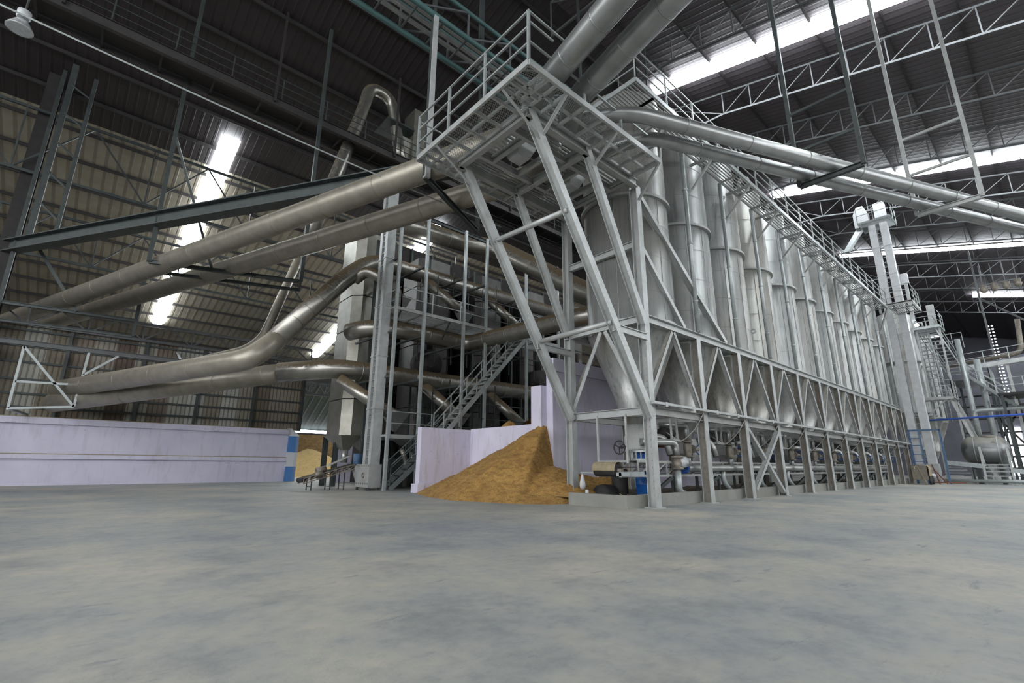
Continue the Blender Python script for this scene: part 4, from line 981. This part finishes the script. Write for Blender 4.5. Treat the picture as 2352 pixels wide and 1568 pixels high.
# long belt conveyor
t = thing('belt_conveyor', (26, 8.6, .5), 'long low truss belt conveyor running under the silo spouts', 'conveyor')
for y in (8.05, 8.85):
    m = MB().bar((11.2, y, .80), (42, y, .80), .05, .07).bar((12.0, y, 1.2), (42, y, 1.2), .05, .06)
    lattice(m, (12.0, y, .82), (42, y, .82), .36, 40, web=.03); m.build('side_truss', 'steel_dusty', t)
MB().box(11.3, 42, 8.12, 8.78, 1.02, 1.05).build('belt', 'rubber', t)
for x in range(13, 42, 3):
    for y in (8.05, 8.85): MB().bar((x + .8, y, .18), (x + .8, y, .8), .08).build('leg', 'dark', t)
    MB().bar((x + .2, 8.45, .2), (x + .8, 8.05, .75), .1).build('leg_brace', 'dark', t)
MB().tube([(11.25, 8.05, .95), (11.25, 8.95, .95)], .06, 10).build('axle', 'cast', t)
hp_ = MB().tube([(11.25, 8.18, .95), (11.25, 8.92, .95)], .17, 24).build('head_pulley', 'rubber', t)
m = MB(); vs = []
for i in range(13):
    a = PI * i / 12 * 1.08 - .12
    for y in (8.16, 8.94): vs.append((11.25 - .21 * math.cos(a), y, .97 + .21 * math.sin(a)))
m.add(vs, [(2 * i, 2 * i + 2, 2 * i + 3, 2 * i + 1) for i in range(12)], True); m.build('pulley_cover', 'cover', hp_)
MB().box(11.1, 11.18, 7.72, 8.15, .8, .9).box(11.1, 12.2, 7.98, 8.06, .78, .92).build('bearing_frame', 'rail', t); MB().box(11.16, 11.24, 8.95, 9.45, .86, .9).build('bearing_arm', 'rail', t)
[MB().bar((11.45, y, 1.14), (11.45, y, 2.5), .05).build('hanger_rod', 'steel_dusty', t) for y in (8.0, 9.0)]; MB().bar((11.45, 8.0, 1.2), (11.45, 9.0, 1.2), .045).build('hanger_bar', 'steel_dusty', t)
# barrel, bag, plants, post, wheel
t = thing('plastic_barrel', (13.45, 8.75, .22), 'blue plastic barrel standing behind the corner column', 'barrel')
MB().lathe((13.45, 8.8, .2), [(.24, 0), (.28, .04), (.28, .3), (.295, .33), (.28, .36), (.28, .66), (.22, .72)], 28).build('body', 'drum', t)
tag(MB().lathe((13.25, 9.6, .2), [(.24, 0), (.26, .05), (.26, .75), (.22, .78)], 24).build('steel_barrel', 'black'), 'dark sooty barrel standing next to the blue one', 'barrel')
t = thing('plastic_bag', (11.2, 9.4, .5), 'clear plastic bag of white scraps hanging from the conveyor axle', 'bag')
c = (11.2, 9.42, .45); MB().lathe(c, [(.02, .42), (.035, .34), (.05, .28), (.085, .14), (.095, .05), (.07, -.02), (.02, -.05)], 16).build('body', 'bag', t)
MB().lathe((11.2, 9.42, .5), [(.01, -.05), (.06, 0), (.055, .06), (.01, .09)], 12).build('contents', 'white', t)
tag(MB().lathe((11.0, 9.1, .28), [(.05, 0), (.05, .13), (.04, .14)], 14).build('capped_pipe_stub', 'white'), 'small white capped pipe stub inside the kerb', 'pipe')
t = thing('weed', (11.3, 8.05, .25), 'small dry weed growing inside the kerb by the corner column', 'plant')
m = MB()
for k in range(14):
    a = random.uniform(0, 2 * PI); L = random.uniform(.15, .34); d = V(math.cos(a), math.sin(a), random.uniform(.35, .9)).normalized(); w = d.cross(V(0, 0, 1)).normalized() * .022; p = V(11.3, 8.05, .2)
    m.loft([p - w * .4, p + w * .4, p + w * .4 + V(0, 0, .004), p - w * .4 + V(0, 0, .004)], [p + d * L * .6 - w, p + d * L * .6 + w, p + d * L * .6 + w + V(0, 0, .004), p + d * L * .6 - w + V(0, 0, .004)])
    m.loft([p + d * L * .6 - w, p + d * L * .6 + w, p + d * L * .6 + w + V(0, 0, .004), p + d * L * .6 - w + V(0, 0, .004)], [p + d * L - w * .1 - V(0, 0, .03), p + d * L + w * .1 - V(0, 0, .03), p + d * L + w * .1 - V(0, 0, .026), p + d * L - w * .1 - V(0, 0, .026)])
m.build('leaves', 'leaf', t)
tag(MB().lathe((12.4, 9.7, .2), [(.08, -.05), (.3, -.05), (.32, .1), (.3, .5), (.08, .52)], 24, 'X').build('old_motor_housing', 'rubber', None), 'dark scrap motor housing lying behind the conveyor head', 'scrap')

# ================================================================== far right: second elevator, stairs, tank
t = elevator('bucket_elevator', 45.3, 45.85, 5.93, 6.68, .48, 20.4, 1.35, 'tall pale twin trunk elevator with ladder at the far end of the silo row', 'white', .42)
MB().prism([(45.2, 5.85), (45.95, 5.85), (45.95, 7.25), (45.2, 7.25)], 0, 1.35).build('boot', 'steel', t)
MB().box(45.2, 46.1, 7.05, 8.0, 20.2, 21.4).loft([V(45.2, 7.05, 21.4), V(46.1, 7.05, 21.4), V(46.1, 8.0, 21.4), V(45.2, 8.0, 21.4)], [V(45.2, 7.25, 22.0), V(46.1, 7.25, 22.0), V(46.1, 7.7, 22.0), V(45.2, 7.7, 22.0)]).box(45.3, 46.0, 5.9, 6.6, 20.4, 21.9).build('head', 'white', t)
MB().loft([V(45.4, 7.5, 20.2), V(45.9, 7.5, 20.2), V(45.9, 7.95, 20.2), V(45.4, 7.95, 20.2)], [V(44.6, 8.6, 18.2), V(45.0, 8.6, 18.2), V(45.0, 9.0, 18.2), V(44.6, 9.0, 18.2)]).build('discharge_chute', 'rail', t)
m = bargrate(MB(), 44.2, 46.6, 5.5, 7.6, 20.15, .14, 'Y', .05); m.bar((44.2, 5.5, 20.05), (44.2, 7.6, 20.05), .06, .16).bar((44.2, 5.5, 20.05), (46.6, 5.5, 20.05), .06, .16); m.build('head_deck', 'rail', t)
railing(t, [(44.2, 7.6, 20.15), (44.2, 5.5, 20.15), (46.6, 5.5, 20.15)], 1.2, 2, 1.2)
m = bargrate(MB(), 42.0, 45.2, 5.0, 6.5, 12.5, .12, 'X', .05); m.bar((42, 5.0, 12.4), (42, 6.5, 12.4), .06, .18).bar((42, 5.0, 12.4), (45.2, 5.0, 12.4), .06, .18); m.build('middle_deck', 'steel_dusty', t)
railing(t, [(42.0, 6.4, 12.5), (42.0, 5.0, 12.5), (45.2, 5.0, 12.5)], 1.2, 3, 1.2)
MB().bar((42.1, 6.4, 12.35), (42.9, 7.3, 10.6), .1).build('deck_brace', 'steel_dusty', t)
t = thing('switch_box', (46.4, 5.8, 15), 'pale switch box on a post beside the far elevator', 'box')
MB().box(46.3, 46.7, 5.5, 6.05, 15.05, 15.85).build('box', 'white', t); MB().bar((46.5, 5.7, 12.0), (46.5, 5.7, 15.05), .2).build('post', 'steel', t)
# stairs and landings behind the elevator
t = thing('stair_landing', (50, 5.3, 11.9), 'grating stair landing with railings right behind the far elevator', 'landing')
m = bargrate(MB(), 48.6, 51.2, 4.5, 6.1, 11.9, .12, 'Y', .05); m.bar((48.6, 4.5, 11.8), (48.6, 6.1, 11.8), .06, .18); m.build('deck', 'rail', t)
railing(t, [(48.6, 6.1, 11.9), (48.6, 4.5, 11.9), (51.2, 4.5, 11.9)], 1.2, 3, 1.2)
MB().box(49.9, 50.1, 4.72, 5.2, 11.9, 13.9).build('panel', 'steel_dusty', t)
[MB().bar((49.2, y, 0), (49.2, y, 11.9), .12).build('support_post', 'steel_dusty', t) for y in (4.6, 6.0)]
stair('steel_stairs', (53.5, 4.0, 8.5), (49.2, 4.9, 11.9), 1.1, 'perforated steel stairs going down behind the far elevator landing', 'rail', 14)
stair('steel_stairs', (50.8, 1.5, 5.5), (52.2, 4.2, 8.6), 1.0, 'pale steel stairs descending above the steel tank', 'rail', 14, side='X')
t = thing('work_platform', (50, 1.2, 6.4), 'black plated platform at the foot of the pale stairs', 'platform')
MB().box(49.4, 53, -3.5, 2.3, 6.2, 6.35).build('deck', 'rubber', t); railing(t, [(49.4, 2.3, 6.35), (49.4, -3.5, 6.35)], 1.1, 2, 1.5)
[MB().bar((x, y, 0), (x, y, 6.2), .16).build('support_post', 'dark', t) for x in (49.6, 52.8) for y in (2.1, -.6, -3.2)]
t = thing('stair_landing', (49, 5.5, 6.2), 'lower grating stair landing left of the upright pipes', 'landing')
m = bargrate(MB(), 47.6, 50, 4.5, 6.6, 6.2, .12, 'Y', .05); m.bar((47.6, 4.5, 6.1), (47.6, 6.6, 6.1), .06, .18).bar((48, 4.9, 6.1), (48, 6.5, 4.6), .1); m.build('deck', 'steel_dusty', t)
railing(t, [(47.6, 6.6, 6.2), (47.6, 4.5, 6.2), (50, 4.5, 6.2)], 1.25, 3, 1.0)
[MB().bar((49.9, y, 0), (49.9, y, 6.2), .12).build('support_post', 'dark', t) for y in (4.6, 6.5)]
stair('steel_stairs', (50.5, 3.4, .2), (49.6, 4.9, 6.2), .9, 'steep dark stairs below the lower landing behind the tank', 'steel_dusty', 16, side='X')
stair('steel_stairs', (51.6, 5.2, 6.2), (49.6, 5.4, 11.8), .8, 'steep narrow stairs between the two landings', 'rail', 18)
# silo beyond, upright pipes, tank
for k, pts in enumerate(([(52, 3.95, 11.2), (52, 3.95, 4.2), (52, 3.95, 0)], [(52.6, 3.15, 9.5), (52.6, 3.15, 0)], [(51, 3.9, 3.2), (51, 3.9, 5.3), (51, -3, 5.5)])):
    tag(MB().tube(pts, (.17, .2, .14)[k], 14, .35).build('process_pipe', 'rail'), ('upright grey pipe behind the steel tank, nearer the elevator', 'upright grey pipe behind the steel tank, farther from the elevator', 'grey pipe bending level to the side behind the blue pipe')[k], 'pipe', None)
tag(MB().tube([(58, 5.6, 10.0), (56.5, .9, 10.2), (56.4, .6, 10.6), (56.3, .4, 13)], .17, 14, .4).build('process_pipe', 'cast'), 'long sloping grey pipe above the pale stairs', 'pipe')
t = thing('steel_tank', (48, 3.5, 1.2), 'horizontal rounded stainless tank on the floor beyond the far elevator', 'tank')
tk_ = MB().lathe((48.2, 3.5, 2.25), [(.1, 1.3), (.55, 1.22), (.85, 1.02), (1.0, .8), (1.0, -.8), (.85, -1.02), (.55, -1.22), (.1, -1.3)], 36, 'Y').build('shell', 'boiler', t)
MB().lathe((48.2, 3.5, 2.25), [(1.0, -.72), (1.025, -.72), (1.025, -.66), (1.0, -.66)], 36, 'Y', False).lathe((48.2, 3.5, 2.25), [(1.0, .5), (1.015, .5), (1.015, .53), (1.0, .53)], 36, 'Y', False).build('weld_ring', 'rail', tk_)
MB().lathe((48.2, 3.2, 3.2), [(.42, 0), (.45, .06), (.3, .12)], 20).build('manhole', 'cast', tk_)
MB().ring((47.35, 3.0, 2.75), .1, .015, 'X', 16, 6).build('gauge_ring', 'cast', tk_)
[MB().box(47.6, 48.8, y - .1, y + .1, 0, 1.5).build('saddle', 'dark', t) for y in (2.9, 4.1)]
t = thing('steel_fence', (47.3, 3, 0), 'low pale steel railing with two posts in front of the tank', 'railing')
for y in (3.72, 2.38): MB().bar((47.0, y, 0), (47.0, y, 2.5), .12, .12).bar((47.0, y - .12, 1.2), (47.0, y - .03, 2.5), .05).build('post', 'steel', t)
m = MB(); [m.bar((47.0, 3.72, z), (47.0, 2.38, z), .06, .08) for z in (.3, .55, .85, 1.1, 1.3)]; m.build('bars', 'steel_dusty', t)
MB().bar((47.1, 5.6, 1.45), (47.0, 3.72, 1.2), .08, .3).build('sloping_plate', 'rail', t); MB().bar((47.0, 2.38, .95), (47.0, .3, .6), .08, .3).build('sloping_plate', 'rail', t)
tag(MB().tube([(46.6, 6, .22), (46.6, -2, .22)], .1, 12).build('floor_pipe', 'rail'), 'grey pipe lying along the floor before the tank', 'pipe')
m = MB()
for i in range(6): m.box(46.9 + i * .25, 47.1 + i * .25, 4.5 + .2 * (i % 3), 5.9, .1 + .2 * i, .16 + .2 * i)
tag(m.build('plank_stack', 'steel_dusty'), 'stack of grey steel planks between elevator foot and tank', 'planks')
t = thing('ladder_gantry', (44.6, 6.2, 0), 'worn blue steel gantry with a ladder before the far elevator', 'gantry')
for y in (7.05, 5.35): MB().bar((44.6, y, 0), (44.6, y, 3.65), .12).build('post', 'bluesteel', t)
MB().bar((44.6, 7.1, 3.65), (44.6, 5.3, 3.65), .12).build('top_bar', 'bluesteel', t)
m = MB().bar((44.5, 6.45, 0), (44.5, 6.45, 3.6), .08); [m.bar((44.5, 7.0, z), (44.5, 6.45, z), .06) for z in (.5, 1.0, 1.5, 2.0, 2.6, 3.1)]; m.build('ladder', 'bluesteel', t)
tag(MB().tube([(49.0, 6.6, 4.62), (48.6, -4, 4.8)], .07, 12).build('blue_pipe', 'bluepipe'), 'straight bright blue pipe running level from the far elevator', 'pipe')
t = thing('portable_machine', (43.2, 6.4, 0), 'rusty wheeled machine draped with tan sackcloth beside the last silo column', 'machine')
MB().box(42.2, 43.6, 6.1, 6.9, .3, 1.2).build('body', 'cast', t)
m = MB(); vs = []
for i in range(13):
    for j in range(9): x = 42.12 + .9 * i / 12; d = j / 8; y = 6.9 - .88 * min(1, d * 1.4); z = 1.24 - max(0, d - .71) * 2.4 + .03 * noise.noise(V(x * 5, d * 6, 2)); vs.append((x, y - .02, z))
m.add(vs, [(i * 9 + j, (i + 1) * 9 + j, (i + 1) * 9 + j + 1, i * 9 + j + 1) for i in range(12) for j in range(8)], True); m.build('sackcloth', 'sack', t)
[MB().lathe((x, 6.05, .28), [(.12, -.06), (.28, -.05), (.28, .05), (.12, .06)], 18, 'Y').build('wheel', 'rubber', t) for x in (42.5, 43.3)]
MB().tube([(43.7, 6.2, .55), (43.9, 6.0, .55)], .16, 14).build('motor', 'white', t)
t = thing('red_trestle', (44.2, 5.9, 0), 'low rusty red trestle on the floor by the blue frame', 'trestle')
MB().bar((44, 5.8, 0), (44, 6.05, 1.3), .07).build('leg', 'rust', t); MB().bar((44, 5.4, 0), (44, 6.0, 1.0), .06).build('leg', 'rust', t); MB().bar((44, 6.1, .12), (45, 4.6, .12), .08).build('rail', 'rust', t)
tag(MB().tube([(41.5, 6.8, .05), (41.6, 6.7, .9), (42.0, 6.6, 1.3), (42.2, 6.4, .6), (41.9, 6.2, .05)], .025, 6, .3).build('loose_cable', 'cover'), 'loose tan cable hanging by the draped machine', 'cable')
# building column, girder bridge, openings
t = thing('lattice_column', (60, 2.4, 0), 'slim pale lattice roof column beyond the stairs', 'column')
for x in (59.8, 60.3): MB().bar((x, 2.4, 0), (x, 2.4, roof_z(2.4) - 1.9), .13).build('chord', 'truss', t)
m = MB(); [m.bar((59.8, 2.4, .8 * i), (60.3, 2.4, .8 * i + .8), .06) for i in range(25)]; m.build('lacing', 'truss', t)
MB().bar((60, 2.4, 16.2), (58.5, -2.6, 10.5), .14).build('knee_brace', 'truss', t)
t = thing('pipe_bridge', (55, 0, 9.4), 'pale handrailed pipe bridge crossing behind the stairs', 'bridge')
MB().bar((55, 4.3, 9.2), (55, -6, 9.9), .5, .35).build('deck_beam', 'steel', t); railing(t, [(54.8, 4.3, 9.4), (54.8, -6, 10.1)], 1.0, 2, 1.4); [MB().bar((55, y, 0), (55, y, 9.3), .18).build('support_post', 'steel_dusty', t) for y in (4.2, 1.6, -5)]
t = thing('service_gantry', (66, 4, 9), 'dim handrailed gantry far behind the pipe bridge', 'gantry')
MB().box(64, 70, 3.2, 6.0, 9.3, 9.45).build('deck', 'dark', t); railing(t, [(64, 6, 9.45), (64, 3.2, 9.45), (70, 3.2, 9.45)], 1.2, 2, 1.4); railing(t, [(66, 6.2, 13), (66, 4.6, 13)], 1.6, 2, .8); [MB().bar((x, y, 0), (x, y, 9.3), .2).build('support_post', 'dark', t) for x in (64.2, 69.8) for y in (3.3, 5.9)]
t = thing('process_vessel', (60, -1.6, 7), 'large dark round vessel at the edge above the black platform', 'vessel')
MB().lathe((60, -2.2, 8.6), [(.2, -1.2), (1.6, -1.0), (2.0, 0), (1.9, 1.0), (1.1, 1.9), (.2, 2.1)], 28).build('shell', 'cast', t); [MB().bar((60 + a, -2.2 + b, 0), (60 + a, -2.2 + b, 8.2), .2).build('leg', 'dark', t) for a in (-1.2, 1.2) for b in (-1.2, 1.2)]
structure('wall_cross', MB().box(90, 90.3, -20, 30, 0, 15.5), 'farwall', 'dim cross wall far behind the tank')
structure('door_1', MB().box(89.8, 90, 2.9, 4.6, .2, 6.2), 'dayglow', 'bright doorway in the far cross wall')
m = MB()
for i in range(22):
    z = 10.2 + i * .45
    for j in range(2): m.box(89.85, 90, 3.0 + j * .36, 3.2 + j * .36, z, z + .16)
structure('window_11', m, 'dimwin', 'tall column of small daylit openings in the cross wall')
t = thing('machine_rack', (71, 2.5, 0), 'dark tangle of pipe racks before the bright doorway', 'rack')
for y in (.3, 1.9, 3.6, 5.4): MB().bar((70, y, 0), (70, y, 8.5), .25).build('upright', 'black', t)
m = MB(); [m.bar((70, -3, z), (70, 6.5, z), .16) for z in (1.1, 2.2, 3.3, 4.6, 6, 7.3, 8.4)]; m.bar((70, 0.3, 0), (70, 3.6, 6), .18).bar((70, 5.4, 1), (70, 1.9, 7), .16); m.build('shelves', 'black', t)
t = thing('bulb_lamp', (48.9, 5.9, 11.4), 'small lit lamp below the deck of the far elevator', 'lamp')
MB().lathe((46.3, 5.55, 11.6), [(.02, -.14), (.12, -.08), (.13, .02), (.04, .12)], 14).build('bulb', 'lamp', t); MB().tube([(46.3, 5.55, 11.72), (46.3, 5.55, 12.4)], .02, 6).build('flex', 'dark', t)
t = thing('pendant_bulb', (13, 21.2, 11.3), 'small lit bulb hanging beneath the long lower dull duct', 'lamp')
MB().lathe((12.3, 21.5, 12.55), [(.02, -.13), (.1, -.05), (.1, .05), (.03, .13)], 14).build('bulb', 'lamp', t); MB().tube([(12.3, 21.5, 12.68), (12.3, 21.5, 13.7)], .015, 6).build('flex', 'dark', t)
t = thing('clamp_rack', (57, 1, 16), 'rack of dark hanging clamps beneath a roof truss at the far end', 'rack')
m = MB()
for y in (1.9, 1.2, .5, -.2): m.bar((57, y, 16.6), (57, y, 18.4), .06)
m.bar((57, 2.1, 16.6), (57, -.4, 16.6), .08); m.build('rods', 'truss', t)
for y in (1.9, 1.2, .5, -.2): MB().lathe((57, y, 16.2), [(.08, .4), (.26, .3), (.2, .1), (.28, 0), (.2, -.2), (.1, -.3)], 14).build('clamp', 'cast', t)
